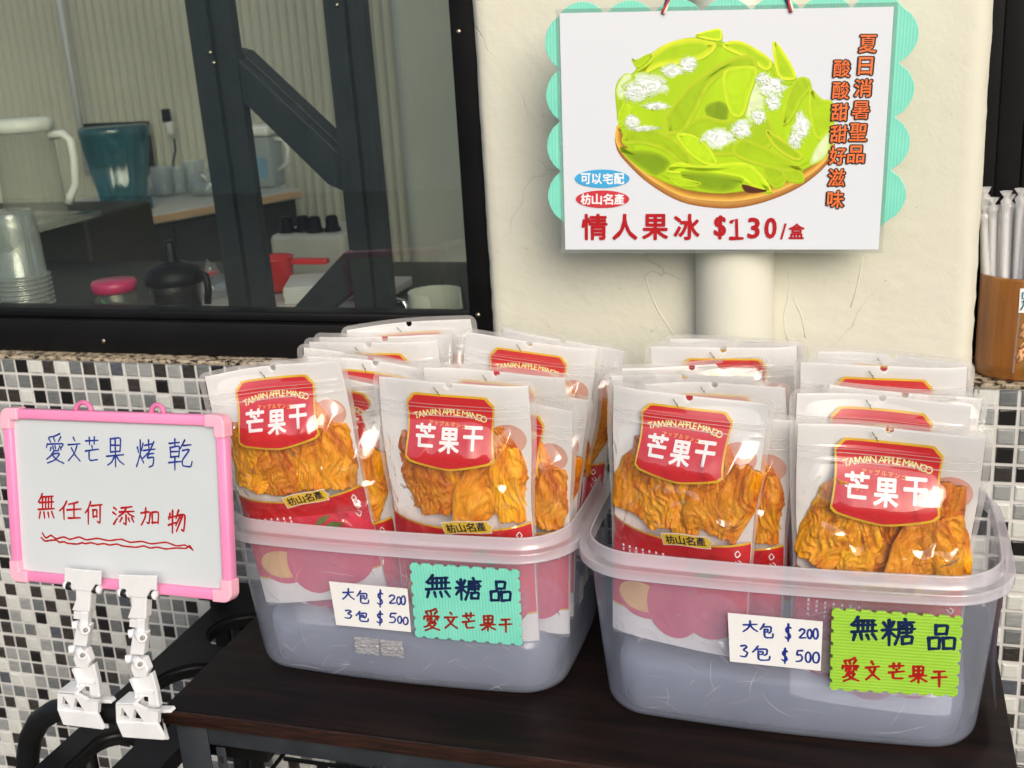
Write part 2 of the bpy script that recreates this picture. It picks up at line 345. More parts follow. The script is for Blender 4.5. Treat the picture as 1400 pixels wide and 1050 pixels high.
# ------------------------------------------------------------------ text and handwriting
_tc = {}
def text_geo(s, size, bold=0.0):
    k = (s, round(size, 5), bold)
    if k in _tc: return _tc[k]
    c = bpy.data.curves.new('text', 'FONT'); c.body = s; c.size = 1.0; c.resolution_u = 3; c.offset = bold; c.align_x = 'CENTER'
    o = bpy.data.objects.new('text', c); COL.objects.link(o); me = o.to_mesh()
    vs = np.array([v.co[:] for v in me.vertices]).reshape(-1, 3); fs = [tuple(p.vertices) for p in me.polygons]
    o.to_mesh_clear(); bpy.data.objects.remove(o); bpy.data.curves.remove(c)
    if len(vs):
        lo, hi = vs.min(0), vs.max(0); vs[:, 1] -= (lo[1]+hi[1])/2; vs[:, 0] -= (lo[0]+hi[0])/2
    _tc[k] = (vs*size, fs); return _tc[k]
def put_text(mb, s, cx, cz, size, y, mi, bold=0.0, rot=0.0, sx=1.0, fn=None, fit=None):
    vs, fs = text_geo(s, size, 0.0)
    if not len(vs): return
    if bold:
        B_ = 12 if bold > .04 else 8; acc = []
        for i in range(-1, B_):
            dx, dz = (0, 0) if i < 0 else (bold*size*math.cos(2*math.pi*i/B_), bold*size*math.sin(2*math.pi*i/B_)); acc.append((dx, dz, i))
    else: acc = [(0, 0, -1)]
    w_ = vs[:, 0].max()-vs[:, 0].min(); h_ = vs[:, 1].max()-vs[:, 1].min()
    kx, kz = sx, 1.0
    if fit: kx, kz = (fit[0]-2*bold*size)/w_, (fit[1]-2*bold*size)/h_
    ca, sa = math.cos(rot), math.sin(rot)
    for dx, dz, i in acc:
        out = []
        for v in vs:
            x, z = v[0]*kx+dx, v[1]*kz+dz; X, Z = cx+x*ca-z*sa, cz+x*sa+z*ca
            out.append((X, (fn(X, Z) if fn else 0)+y-(i+1)*1.1e-6, Z))
        mb.add(out, fs, mi)
def ell(cx, cy, rx, ry, n=14, a0=0.0):
    return [(cx+rx*math.cos(a0+2*math.pi*i/n), cy+ry*math.sin(a0+2*math.pi*i/n)) for i in range(n+1)]
CH = {
 '大': [[(10,38),(90,32)],[(50,5),(48,40),(30,70),(8,92)],[(50,42),(68,70),(95,92)]],
 '包': [[(30,5),(15,30),(2,42)],[(25,25),(78,25),(78,55),(66,66)],[(35,42),(58,42),(56,58),(35,58)],[(32,40),(32,82),(45,95),(90,95),(95,72)]],
 '文': [[(45,3),(55,16)],[(8,32),(92,28)],[(68,34),(50,65),(10,95)],[(28,42),(55,72),(92,95)]],
 '芒': [[(8,18),(92,16)],[(32,3),(33,32)],[(66,2),(66,30)],[(50,36),(52,48)],[(5,56),(95,50)],[(30,58),(30,85),(42,93),(88,90)]],
 '果': [[(25,5),(25,50)],[(25,6),(75,5),(74,48)],[(27,27),(73,26)],[(26,49),(74,47)],[(5,62),(95,58)],[(50,6),(50,98)],[(46,64),(30,82),(10,92)],[(54,62),(72,78),(95,90)]],
 '干': [[(20,15),(82,12)],[(5,48),(96,44)],[(50,14),(50,98)]],
 '品': [[(32,5),(32,40)],[(32,6),(70,5),(68,38)],[(33,38),(69,37)],[(6,52),(8,95)],[(6,53),(42,52),(41,93)],[(8,93),(42,92)],[(56,53),(58,96)],[(56,54),(95,52),(93,94)],[(58,94),(94,93)]],
 '愛': [[(75,2),(50,10),(20,14)],[(20,18),(28,28)],[(45,16),(50,26)],[(80,12),(68,26)],[(12,34),(8,48)],[(12,36),(90,34),(84,46)],[(30,46),(26,58)],[(40,42),(44,58),(66,58),(70,50)],[(50,42),(54,50)],[(74,42),(82,54)],[(42,60),(28,76),(10,84)],[(34,68),(74,66),(52,86),(14,98)],[(38,74),(62,88),(95,98)]],
 '烤': [[(8,28),(14,45)],[(36,18),(28,42)],[(23,5),(22,50),(4,95)],[(22,55),(38,82)],[(45,22),(85,18)],[(64,4),(64,38)],[(38,40),(96,34)],[(90,10),(66,42),(36,66)],[(56,54),(88,50)],[(62,54),(58,66),(88,64),(86,88),(66,97)]],
 '乾': [[(6,14),(46,10)],[(27,0),(27,24)],[(10,26),(10,60)],[(10,27),(44,25),(44,58)],[(12,42),(43,41)],[(11,58),(44,57)],[(2,76),(52,72)],[(27,60),(27,100)],[(66,2),(50,30)],[(62,20),(92,17)],[(58,38),(86,36),(58,70),(60,88),(90,90),(96,72)]],
 '無': [[(28,2),(18,18),(4,32)],[(22,16),(88,14)],[(10,36),(94,33)],[(4,60),(97,57)],[(28,17),(28,60)],[(46,16),(46,59)],[(63,16),(63,58)],[(80,15),(80,58)],[(14,72),(8,94)],[(36,72),(40,92)],[(60,72),(66,92)],[(82,70),(94,92)]],
 '任': [[(34,2),(20,30),(2,52)],[(20,34),(20,98)],[(84,6),(62,14),(42,18)],[(34,48),(98,44)],[(66,14),(66,90)],[(42,92),(94,88)]],
 '何': [[(32,2),(18,30),(2,50)],[(19,34),(19,98)],[(36,18),(98,14)],[(46,38),(46,70)],[(46,39),(68,37),(67,66)],[(47,66),(68,65)],[(86,16),(86,92),(72,86)]],
 '添': [[(6,10),(18,20)],[(2,36),(14,46)],[(4,92),(22,62)],[(38,12),(86,8)],[(30,32),(96,28)],[(62,10),(50,36),(28,54)],[(64,32),(76,44),(97,54)],[(60,48),(60,92),(50,86)],[(42,60),(32,80)],[(70,64),(76,78)],[(84,60),(94,82)]],
 '加': [[(2,30),(48,26),(44,86),(32,80)],[(26,4),(24,50),(4,94)],[(60,28),(62,88)],[(60,29),(94,27),(92,86)],[(62,82),(93,80)]],
 '物': [[(12,16),(4,40)],[(4,32),(44,28)],[(26,2),(26,98)],[(2,66),(44,54)],[(60,2),(46,36)],[(54,24),(96,22),(88,90),(76,84)],[(66,28),(44,66)],[(82,28),(48,92)]],
 '糖': [[(8,14),(15,30)],[(38,10),(30,30)],[(2,42),(46,38)],[(23,4),(23,97)],[(21,46),(4,72)],[(25,46),(42,66)],[(70,0),(74,10)],[(52,14),(98,12)],[(54,14),(52,60),(40,96)],[(62,24),(90,23),(89,50)],[(56,37),(98,35)],[(62,50),(90,49)],[(75,16),(75,64)],[(62,66),(63,94)],[(62,67),(90,66),(88,92)],[(63,91),(89,90)]],
 '$': [[(80,22),(50,14),(22,28),(34,45),(66,56),(76,74),(48,86),(16,76)],[(52,0),(50,100)]],
 '2': [[(12,22),(40,5),(75,15),(72,40),(10,92),(92,90)]],
 '0': [ell(50,50,40,46,14,-1.4)],
 '5': [[(88,5),(30,6),(22,42),(60,38),(84,62),(65,90),(12,92)]],
 '3': [[(15,10),(55,5),(75,20),(40,42),(82,62),(60,92),(10,88)]],
}
_sz = [0]
def stroke(mb, pts, wd, y, mi, soft=True):
    """a flat pen line with round ends along pts (x,z)"""
    if len(pts) > 2 and soft:
        q = []; P_ = [pts[0]]+list(pts)+[pts[-1]]
        for i in range(1, len(P_)-2):
            p0, p1, p2, p3 = [np.array(P_[i+k]) for k in (-1, 0, 1, 2)]
            for k in range(5):
                t = k/5; tn = .6
                m1, m2 = (p2-p0)*tn*.5, (p3-p1)*tn*.5
                q.append(tuple((2*t**3-3*t**2+1)*p1+(t**3-2*t**2+t)*m1+(-2*t**3+3*t**2)*p2+(t**3-t**2)*m2))
        q.append(tuple(pts[-1])); pts = q
    _sz[0] = (_sz[0]+1) % 14; y = y-_sz[0]*1.6e-5
    pts = [np.array(p, float) for p in pts]; n = len(pts); L = []; R_ = []
    for i in range(n):
        d = pts[min(i+1, n-1)]-pts[max(i-1, 0)]; d = d/(np.linalg.norm(d)+1e-9); nn = np.array([-d[1], d[0]])
        ww = wd*.5*(1.08-.22*i/(n-1)+.08*math.sin(i*1.7+len(pts)))
        L.append(pts[i]+nn*ww); R_.append(pts[i]-nn*ww)
    d0 = (pts[0]-pts[1]); d0 /= np.linalg.norm(d0)+1e-9; d1 = (pts[-1]-pts[-2]); d1 /= np.linalg.norm(d1)+1e-9
    r0 = np.linalg.norm(L[0]-pts[0]); r1 = np.linalg.norm(L[-1]-pts[-1])
    vs = [(p[0], y, p[1]) for p in L+R_]; fs = [(i, i+1, n+i+1, n+i) for i in range(n-1)]
    b = len(vs)
    for c_, d_, r_, e0, e1 in ((pts[0], d0, r0, 0, n), (pts[-1], d1, r1, n-1, 2*n-1)):
        nn = np.array([-d_[1], d_[0]]); k0 = len(vs)
        for a in (60, 30, 0, -30, -60):
            q = c_+(d_*math.cos(math.radians(a))+nn*math.sin(math.radians(a)))*r_; vs.append((q[0], y, q[1]))
        A = np.array([vs[e0][0], vs[e0][2]])
        side = np.dot(A-c_, nn) > 0
        fs.append(tuple([e0 if side else e1]+list(range(k0, k0+5))+[e1 if side else e0]))
    mb.add(vs, fs, mi)
def write(mb, plane, items, crop, wd, y, mi):
    """handwritten characters: items = (char, x0, y0, x1, y1) in the coordinates of a look-up crop"""
    sc, ox, oy = crop
    for ch, x0, y0, x1, y1 in items:
        for st in CH[ch]:
            P_ = []
            for u, v in st:
                px = ox+(x0+(x1-x0)*(u+rng.uniform(-1.5,1.5))/100)/sc; py = oy+(y0+(y1-y0)*(v+rng.uniform(-1.5,1.5))/100)/sc
                P_.append(plane.px(px, py))
            stroke(mb, P_, wd, y, mi)

# ------------------------------------------------------------------ ground and added porch roof
GZ = -0.875
mg = noisy('asphalt_ground', (.085,.085,.082), (.12,.118,.11), 2.5, .8, bs=.3, bscale=60)
tag(MB().box(-60, 60, -60, 60, GZ-.2, GZ).build('ground', mg), kind='structure')
mroof = noisy('added_roof_paint', (.30,.30,.29), (.36,.36,.35), 3, .6)
rf = MB(); rf.box(-4, 6, -1.25, -.004, 2.35, 2.40)  # roof out of view, added to cut the skylight and shape film glare
for i in range(9): rf.box(-4+i*1.2, -3.94+i*1.2, -1.23, -.004, 2.25, 2.349)
tag(rf.build('added_porch_roof', mroof), 'unseen pale porch roof over the shop front, added to shape the light', 'roof')

mfence = noisy('pale_corrugated_sheet', (.42,.43,.42), (.50,.51,.50), 1.5, .45)
fb_ = MB(); vs = []; n_ = 3000
for i in range(n_+1):
    x = -14+30*i/n_; y = -8+.012*max(-1, min(1, 1.6*math.sin(i*2*math.pi/8))); vs += [(x, y, GZ), (x, y, 1.3)]
fb_.add(vs, [(2*i, 2*i+1, 2*i+3, 2*i+2) for i in range(n_)], 0, True)
tag(fb_.build('corrugated_fence', mfence), 'pale corrugated metal fence across the street', 'fence')
# ------------------------------------------------------------------ mosaic wall
PT = 0.025
tw = thing('tiled_wall', 'grey, black and white glass mosaic wall under the windows', 'wall', (0, 0, GZ))
MB().box(-1.3, 2.6, .0008, .12, 0, -GZ).build('grout_bed', MT['grout'], tw)
tb = MB(); rr = random.Random(21)
W_ = [.23, .23, .23, .03, .17, .11]
TOP = {1: (-1, 'GKWDWGDLBLLDLDG'), 2: (-2, 'KLGDLDLGKWDWKWLK'), 3: (-2, 'DDWKGKGLDLLGWDLD')}
CODE = {'W': 0, 'L': 1, 'G': 2, 'B': 3, 'D': 4, 'K': 5}
def rowz(r): return -(r*PT+.0018*(r//10))
prev = {}
for r in range(0, 33):
    zt = rowz(r)-(.0018/2 if r % 10 == 0 and r else 0)*0
    for j in range(-48, 104):
        if j < 32:
            sh = -.28*PT if r >= 10 else 0
            x = .2+(j-8)*PT+.0018*((j-8)//10)+sh+.0009
        else: x = 1.4507+(j-58)*PT
        wt = PT
        if j == 31: x, wt = .7797+(-.28*PT if r >= 10 else 0), .0208+(.28*PT if r >= 10 else 0)
        if x < -1.28 or x > 2.55: continue
        k = rr.choices(range(6), W_)[0]
        if k == prev.get((r-1, j)) or k == prev.get((r, j-1)): k = rr.choices(range(6), W_)[0]
        if r+1 in TOP:
            j0, s = TOP[r+1]
            if 0 <= j-j0 < len(s): k = CODE[s[j-j0]]
        prev[(r, j)] = k
        g = .0021; x0, x1, z1, z0 = x+g, x+wt-g, zt-g-GZ, zt-PT+g-GZ
        e = .0024; yb, yf = .0007, -.0016+rr.uniform(-.0003,.0003); tx = rr.uniform(-.0007,.0007); tz = rr.uniform(-.0006,.0006)
        vs = [(x0,yb,z0),(x1,yb,z0),(x1,yb,z1),(x0,yb,z1),(x0+.0006,yf+.0007,z0+.0006),(x1-.0006,yf+.0007,z0+.0006),(x1-.0006,yf+.0007,z1-.0006),(x0+.0006,yf+.0007,z1-.0006),
              (x0+e,yf,z0+e),(x1-e,yf+tx,z0+e),(x1-e,yf+tx+tz,z1-e),(x0+e,yf+tz,z1-e)]
        fs = []
        for a in (0, 4):
            for q in range(4): fs.append((a+q, a+(q+1) % 4, a+4+(q+1) % 4, a+4+q))
        fs.append((8,9,10,11)); tb.add(vs, fs, k)
tb.build('mosaic_tiles', MT['tile'], tw)

# ------------------------------------------------------------------ plaster pier, sills, pipe
pw = thing('plaster_wall', 'cracked cream plaster wall between the two windows', 'wall', (1.11, 0, 0.003))
X0, X1 = .801-1.11, 1.419-1.11
bm = bmesh.new(); nx, nz = 70, 150; gr = []
for iz in range(nz+1):
    row = []
    for ix in range(nx+1):
        u = ix/nx; x = X0+(X1-X0)*u; z = 1.5*iz/nz
        ed = .0013*noise.noise(Vector((z*30, 3.1, 0)))+.0009*noise.noise(Vector((z*130, 9, 0)))
        if ix == 0: x += ed
        if ix == nx: x += ed*1.2
        y = .0014*noise.noise(Vector((x*7, z*7, 2)))+.0005*noise.noise(Vector((x*45, z*45, 4)))
        if u > .975: y += .012*((u-.975)/.025)**1.5
        if u < .02: y += .006*((.02-u)/.02)**1.5
        row.append(bm.verts.new((x, y-.001, z)))
    gr.append(row)
for iz in range(nz):
    for ix in range(nx): bm.faces.new((gr[iz][ix], gr[iz][ix+1], gr[iz+1][ix+1], gr[iz+1][ix]))
for side in (0, nx):
    col2 = [bm.verts.new((gr[iz][side].co.x, .16, gr[iz][side].co.z)) for iz in range(nz+1)]
    for iz in range(nz):
        q = (gr[iz][side], gr[iz+1][side], col2[iz+1], col2[iz]); bm.faces.new(q if side == 0 else q[::-1])
MB().bm(bm, 0, None, True).build('wall_face', MT['plaster'], pw)
rg = MB()
def wally(x, z): return .0014*noise.noise(Vector((x*7, z*7, 2)))+.0005*noise.noise(Vector((x*45, z*45, 4)))-.001
for pts in ([(1078,470),(1073,450),(1072,430),(1077,410),(1080,390),(1077,370)], [(1083,405),(1090,418),(1096,432),(1101,462)], [(1180,350),(1176,372),(1172,390),(1163,420)],
            [(880,365),(886,390),(893,410),(902,428),(910,440),(918,452),(924,462)]):
    P_ = [at(x, y, 0) for x, y in pts]; n_ = len(P_)
    rg.tube([(p.x-1.11, wally(p.x-1.11, p.z-.003)+.0006, p.z-.003) for p in P_], .001, 6, rs=[.0009+.0005*math.sin(math.pi*k/(n_-1)) for k in range(n_)])
rg.build('plaster_ridge', MT['plaster'], pw)
sill = MB(); sill.bbox(-1.3, .799, -.0045, .15, .0005, .0065, .0012)
tag(sill.build('granite_sill', MT['granite']), 'speckled granite sill under the wide black window on the left', 'sill')
sill = MB(); sill.bbox(1.395, 2.6, -.0045, .16, .0005, .0065, .0012)
tag(sill.build('granite_sill', MT['granite']), 'speckled granite sill under the bamboo cup on the right', 'sill')
pc = at(1000, 400, -.03)
pp = MB(); pp.tube([(0, .075, -.120), (0, .040, -.112), (0, .015, -.092), (0, .003, -.064), (0, 0, -.03), (0, 0, .12), (0, 0, .30), (0, 0, 1.45)], .049, 48)
o = pp.build('drain_pipe', MT['pipe']); o.location = (pc.x+.003, -.018, .004)
tag(o, 'round cream painted pipe running up the wall behind the poster', 'pipe')
for z in (.9,): pass

# ------------------------------------------------------------------ left window
wn = thing('window', 'wide black framed window with a steel truss inside, left of the plaster wall', 'window', (0, .02, .007))
fr = MB()
fr.bbox(-1.3, .764, 0, .05, 0, .052, .002)
fr.bbox(-1.3, .766, .012, .05, .0525, .067, .003)
fr.bbox(.7655, .7995, -.006, .05, 0, 1.45, .0015)
fr.bbox(-1.3, .7645, 0, .05, 1.39, 1.45, .002)
fr.bbox(.7585, .765, .012, .05, .0675, 1.389, .001)
fr.build('window_frame', MT['black_frame'], wn)
MB().box(-1.3, .76, .026, .029, .066, 1.392).build('window_pane', MT['window_glass'], wn)
for x, y in ((628, 43), (654.5, 430), (142, 466)):
    p = at(x, y, .016 if x > 200 else .02)
    s_ = MB(); s_.lathe([(0, -.0022), (.0022, -.002), (.0034, -.0008), (.0036, 0.0)], (0,0,0), 16, mat=Matrix.Rotation(-math.pi/2, 4, 'X'))
    o = s_.build('screw', MT['screw'], wn); o.location = (p.x, (-.0068 if x > 200 else -.0006), p.z-.007)
# ------------------------------------------------------------------ right window
wr = thing('window', 'black framed window behind the straws at the right edge', 'window', (1.42, .115, .007))
fr = MB(); fr.bbox(.0, .022, 0, .06, 0, 1.45, .0015); fr.bbox(.0225, .052, .008, .06, 0, 1.45, .0015); fr.bbox(.0525, .064, .016, .06, 0, 1.45, .003)
fr.bbox(.0645, 1.2, .008, .06, 0, .06, .002); fr.build('window_frame', MT['black_frame'], wr)
MB().box(.0645, 1.2, .032, .035, .061, 1.45).build('window_pane', MT['window_glass'], wr)

# ------------------------------------------------------------------ room behind the glass
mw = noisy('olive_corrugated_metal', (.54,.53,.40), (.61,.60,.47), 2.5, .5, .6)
def corrugated(name, x0, x1, y, z0, z1, per, amp, label, m):
    mb = MB(); n = int((x1-x0)/per*10); vs = []; fs = []
    for i in range(n+1):
        x = x0+(x1-x0)*i/n; ph = ((x-x0)/per) % 1; s_ = max(-1, min(1, 1.9*math.sin(2*math.pi*ph)))
        yy = y+amp*s_; vs += [(x, yy, z0), (x, yy, z1)]
    for i in range(n): fs.append((2*i, 2*i+2, 2*i+3, 2*i+1))
    mb.add(vs, fs, 0, True); return tag(mb.build(name, m), label, 'wall')
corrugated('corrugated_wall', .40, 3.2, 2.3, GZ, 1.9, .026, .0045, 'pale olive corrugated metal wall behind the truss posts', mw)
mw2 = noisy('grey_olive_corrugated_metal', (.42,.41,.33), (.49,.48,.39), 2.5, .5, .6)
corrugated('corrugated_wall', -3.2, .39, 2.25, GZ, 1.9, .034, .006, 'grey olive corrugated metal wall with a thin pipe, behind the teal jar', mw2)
tag(MB().box(-3.2, 3.2, .16, 3.2, GZ+.004, GZ+.02).build('indoor_floor', noisy('indoor_floor_concrete', (.09,.088,.08), (.13,.125,.115), 3, .7)), kind='structure')
rp = MB(); rp.tube([at(74, -40, 2.15), at(121, 240, 2.15)], .011, 12); tag(rp.build('conduit_pipe', noisy('grey_conduit', (.40,.41,.40), (.48,.49,.48), 5, .45)), 'thin grey pipe running down the corrugated wall above the white jug', 'pipe')
# truss of dark box steel
tr = thing('steel_truss', 'dark blue grey steel truss posts and braces just inside the window', 'truss', (0, 0, 0))
def post(xa, ya, xb, yb, ridge, wpx, Y, dep):
    A = at(xa, ya, Y); B = at(xb, yb, Y); wd = (at(xa+wpx, ya, Y)-A).length
    b = MB(); A2 = A+(A-B)*.9; B2 = B+(B-A)*.25
    vs = []
    for p in (B2, A2):
        vs += [(p.x, Y, p.z), (p.x+wd*ridge, Y, p.z), (p.x+wd*ridge, Y+dep, p.z), (p.x, Y+dep, p.z)]
    b.add(vs, [(0,1,5,4),(1,2,6,5),(2,3,7,6),(3,0,4,7)], 0)
    # flange set back, the darker second face
    vs = []
    for p in (B2, A2):
        vs += [(p.x+wd*ridge+.0015, Y+.010, p.z), (p.x+wd, Y+.010, p.z), (p.x+wd, Y+dep, p.z), (p.x+wd*ridge+.0015, Y+dep, p.z)]
    b.add(vs, [(0,1,5,4),(1,2,6,5),(2,3,7,6),(3,0,4,7)], 0); return b
post(252, 0, 315, 432, .50, 56, .16, .03).build('truss_post', MT['steel'], tr)
post(441, 0, 487, 435, .54, 51, .16, .03).build('truss_post', MT['steel'], tr)
def brace(pts, Y0, Y1):
    P_ = [at(x, y, Y0) for x, y in pts]
    return MB().poly([(p.x, p.z) for p in P_], Y0, Y1, 0, .0015)
brace([(286,60),(316,72),(466,212),(470,262),(448,252),(290,98)], .175, .22).build('truss_brace', MT['steel'], tr)
brace([(484,338),(496,350),(500,385),(432,440),(384,440),(470,345)], .175, .22).build('truss_brace', MT['steel'], tr)
brace([(316,66),(330,70),(468,200),(467,212)], .20, .24).build('truss_brace', MT['steel'], tr)
for x, y in ((288,72),(293,86),(461,7)):
    p = at(x, y, .16); s_ = MB(); s_.lathe([(0,-.003),(.003,-.002),(.004,0)], (0,0,0), 10, mat=Matrix.Rotation(-math.pi/2, 4, 'X'))
    o = s_.build('bolt', MT['screw'], tr); o.location = (p.x, .1585, p.z)
# white painted column inside
wc = MB(); a = at(529, 0, .75).x; b_ = at(640, 0, .75).x
wc.bbox(a, b_+.3, .75, 1.0, GZ+.02, 1.9, .03, seg=4)
tag(wc.build('inner_column', noisy('off_white_column_paint', (.66,.65,.56), (.73,.72,.63), 4, .5, bs=.3, bscale=20)), 'off white plastered column with a bright edge behind the right pane', 'column')
# inside work counter right behind the glass
cn = MB(); cn.bbox(-1.4, 1.25, .075, .71, -.02, .012, .004); cn.box(-1.38, 1.23, .23, .68, GZ+.021, -.021)
tag(cn.build('work_counter', noisy('dark_steel_counter', (.016,.017,.015), (.030,.031,.028), 6, .45, .6, spec=.3)), 'dark steel work counter right behind the window glass', 'counter')
iz = .012
def clear_mat(name, c, haze=.1, hc=(.8,.85,.85), f=2.2): return thin(name, c, haze, hc, .05, f, 30, .12)
MC = clear_mat('clear_cup_plastic', (.95,.97,.96), .24, (.92,.94,.93), 3.0)
# cup stack standing upside down
p = at(40, 431, .118); p.z = iz+.004
cs = MB(); prof = []
for k in range(12):
    z = .002+k*.0062; prof += [(.0485-k*.0002, z), (.0505-k*.0002, z+.0012), (.0505-k*.0002, z+.0028), (.0475-k*.0002, z+.0036), (.0465-k*.0004, z+.0058)]
prof += [(.0405, .125), (.0385, .145), (.0370, .150), (.036, .158), (.033, .1585), (0, .158)]
cs.lathe(prof, (0,0,0), 40)
cs.lathe([(.0455, .01), (.0375, .14), (.033, .152), (0, .152)], (0,0,0), 40)
cs.lathe([(.043, .02), (.0365, .135), (.031, .149), (0, .149)], (0,0,0), 40)
o = cs.build('cup_stack', MC); o.location = p
tag(o, 'tall stack of clear plastic cups standing upside down behind the window', 'cups')
# second narrow stack behind at far left
o2 = o.copy(); COL.objects.link(o2); o2.location = at(-18, 431, .118); o2.location.z = iz+.004; o2['label'] = 'second clear cup stack cut off by the left edge of the photo'
o.scale = (.95, .95, 1.27); o2.scale = (.95, .95, 1.2)
dk = MB(); xa_, xb_ = at(-90, 380, .72).x, at(131, 380, .72).x; za_ = at(110, 298, .72).z; dk.bbox(xa_, xb_, .72, .98, GZ+.021, za_, .012, seg=3)
tag(dk.build('dark_cabinet', noisy('dark_brown_cabinet', (.018,.016,.012), (.030,.027,.020), 4, .5, spec=.3)), 'dark brown cabinet between the clear cup stack and the magenta lid jar', 'cabinet')
# jugs
mj = thin('milky_jug_plastic', (.93,.94,.90), .22, (.75,.76,.68), .15, 1.3); mjw = noisy('white_jug_plastic', (.70,.70,.64), (.76,.76,.70), 10, .4)
def jug(label, px, py, Y, s=1.0, rz=0.0):
    t = thing('measuring_jug', label, 'jug', Matrix.Translation(at(px, py, Y)) @ Matrix.Rotation(rz, 4, 'Z') @ Matrix.Scale(s, 4))
    b = MB(); b.lathe([(.062, 0), (.060, .02), (.056, .15), (.055, .175)], (0,0,0), 36); b.build('body', mj, t)
    b = MB(); b.lathe([(.0, .203), (.050, .202), (.060, .196), (.061, .178), (.0565, .176)], (0,0,0), 36); b.build('base', mjw, t)
    b = MB(); pts = [(.056, 0, .165), (.085, 0, .168), (.098, 0, .155), (.100, 0, .12), (.096, 0, .07), (.080, 0, .045), (.074, 0, .03)]
    b.tube(pts, .0085, 10); b.build('handle', mjw, t); return t
jug('milky plastic jug with white base upside down above the clear cup stack', 52, 300, .48, .98, math.radians(8))
jug('milky jug cut off by the left edge, beside the other upside down jug', -62, 300, .50, .95, math.radians(10))
tag(MB().bbox(at(-80,300,.40).x-.3, at(112,300,.55).x, .40, .62, at(40,303,.48).z-.012, at(40,303,.48).z-.0005, .003).build('glass_rack', clear_mat('clear_acrylic', (.85,.88,.86), .06)), 'clear acrylic shelf carrying the upside down jugs', 'shelf')
# back counter seen through the glass
bc = thing('back_counter', 'dark cabinet counter with a pale wooden edge under the teal jar', 'counter', (0,0,0))
A = at(138, 306, 1.05); B = at(412, 258, 1.55); zt = A.z
B = onz(412, 258, zt); D = onz(130, 298, zt+.0); bk = onz(120, 262, zt)
dirx = (B-A).normalized(); pl = Plane(A, dirx, (0,0,1)); Lw = (B-A).length
MB().bbox(0, Lw, 0, .55, -.028, 0, .004).build('counter_top', noisy('pale_counter_top', (.38,.37,.34), (.46,.45,.41), 6, .4), bc, pl.mat())
MB().box(0, Lw-.004, -.004, -.0005, -.022, -.004).build('wooden_edge', noisy('tan_wood_edge', (.40,.25,.15), (.50,.33,.2), 8, .5, sc=(1,1,6)), bc, pl.mat())
cb = MB(); cb.bbox(.01, Lw-.015, .012, .53, GZ+.03-zt, -.0285, .004)
for k in range(1, 3): cb.box(Lw*k/3-.002, Lw*k/3+.002, .009, .0118, -.7, -.04)
cb.build('cabinet', noisy('dark_cabinet_steel', (.013,.014,.014), (.024,.025,.024), 5, .4, .55, spec=.3), bc, pl.mat())
def onpl(u, d): return A+pl.X*u+pl.Y*d
# teal blender jar upside down
def lobed(r, n=48):
    return None
mt = thin('teal_jar_plastic', (.30,.58,.62), .50, (.06,.22,.26), .12, 1.6)
q = onz(172, 287, zt)
tj = thing('blender_jar', 'tall teal fluted blender jar upside down on the back counter', 'jar', q)
b = MB(); hj = (at(165, 172, q.y)-at(172, 287, q.y)).z; vs = []; fs = []; nn = 64
rt = (at(205,175,q.y)-at(123,175,q.y)).length/2; rb = (at(201,285,q.y)-at(147,285,q.y)).length/2
for z, r, fl in ((0, rb*1.14, 0), (.03, rb*1.14, 0), (.032, rb, .02), (hj*.75, rt*.92, .05), (hj*.86, rt*.95, .03), (hj*.88, rt*.99, 0), (hj*.97, rt, 0), (hj, rt*.96, 0)):
    for i in range(nn):
        a = 2*math.pi*i/nn; k = 1+fl*max(-1, min(1, 2*math.sin(8*a))); vs.append((r*k*math.cos(a), r*k*math.sin(a), z))
for j in range(7):
    for i in range(nn): fs.append((j*nn+i, j*nn+(i+1) % nn, (j+1)*nn+(i+1) % nn, (j+1)*nn+i))
fs.append(tuple(7*nn+i for i in range(nn))); b.add(vs, fs, 0, True); b.build('jar_body', mt, tj)
b = MB(); b.lathe([(rb*1.18, .0), (rb*1.18, .022), (rb*1.05, .03), (rb*.9, .03)], (0,0,0), 40); b.build('jar_collar', noisy('dark_teal_collar', (.02,.08,.10), (.03,.11,.13), 9, .4), tj)
# framed dark board behind the jar
wb = thing('wall_screen', 'small black framed screen on the wall behind the teal jar', 'screen', at(162, 200, 2.2))
a, c = at(116, 169, 2.2), at(210, 231, 2.2); hw, hh = (c.x-a.x)/2, (a.z-c.z)/2
f_ = MB()
f_.bbox(-hw, hw, -.02, .02, hh-.02, hh, .003); f_.bbox(-hw, hw, -.02, .02, -hh, -hh+.02, .003); f_.bbox(-hw, -hw+.018, -.018, .018, -hh+.021, hh-.021, .003); f_.bbox(hw-.018, hw, -.018, .018, -hh+.021, hh-.021, .003)
f_.build('screen_frame', MT['black_frame'], wb); MB().box(-hw+.019, hw-.019, 0, .012, -hh+.021, hh-.021).build('screen_panel', noisy('dim_grey_panel', (.20,.19,.17), (.27,.26,.24), 6, .3), wb)
# wall switch
sw = thing('wall_socket', 'small black device over a white switch on the corrugated wall', 'switch', at(234, 165, 2.2))
a = at(225, 142, 2.2)-at(234,165,2.2)
MB().bbox(a.x, a.x+.020, -.03, .0, -.002, .042, .003).build('device', MT['black_frame'], sw)
MB().bbox(a.x+.006, a.x+.028, -.022, .0, -.047, -.0025, .003).build('switch', noisy('white_switch', (.55,.54,.50), (.6,.59,.55), 9, .4), sw)
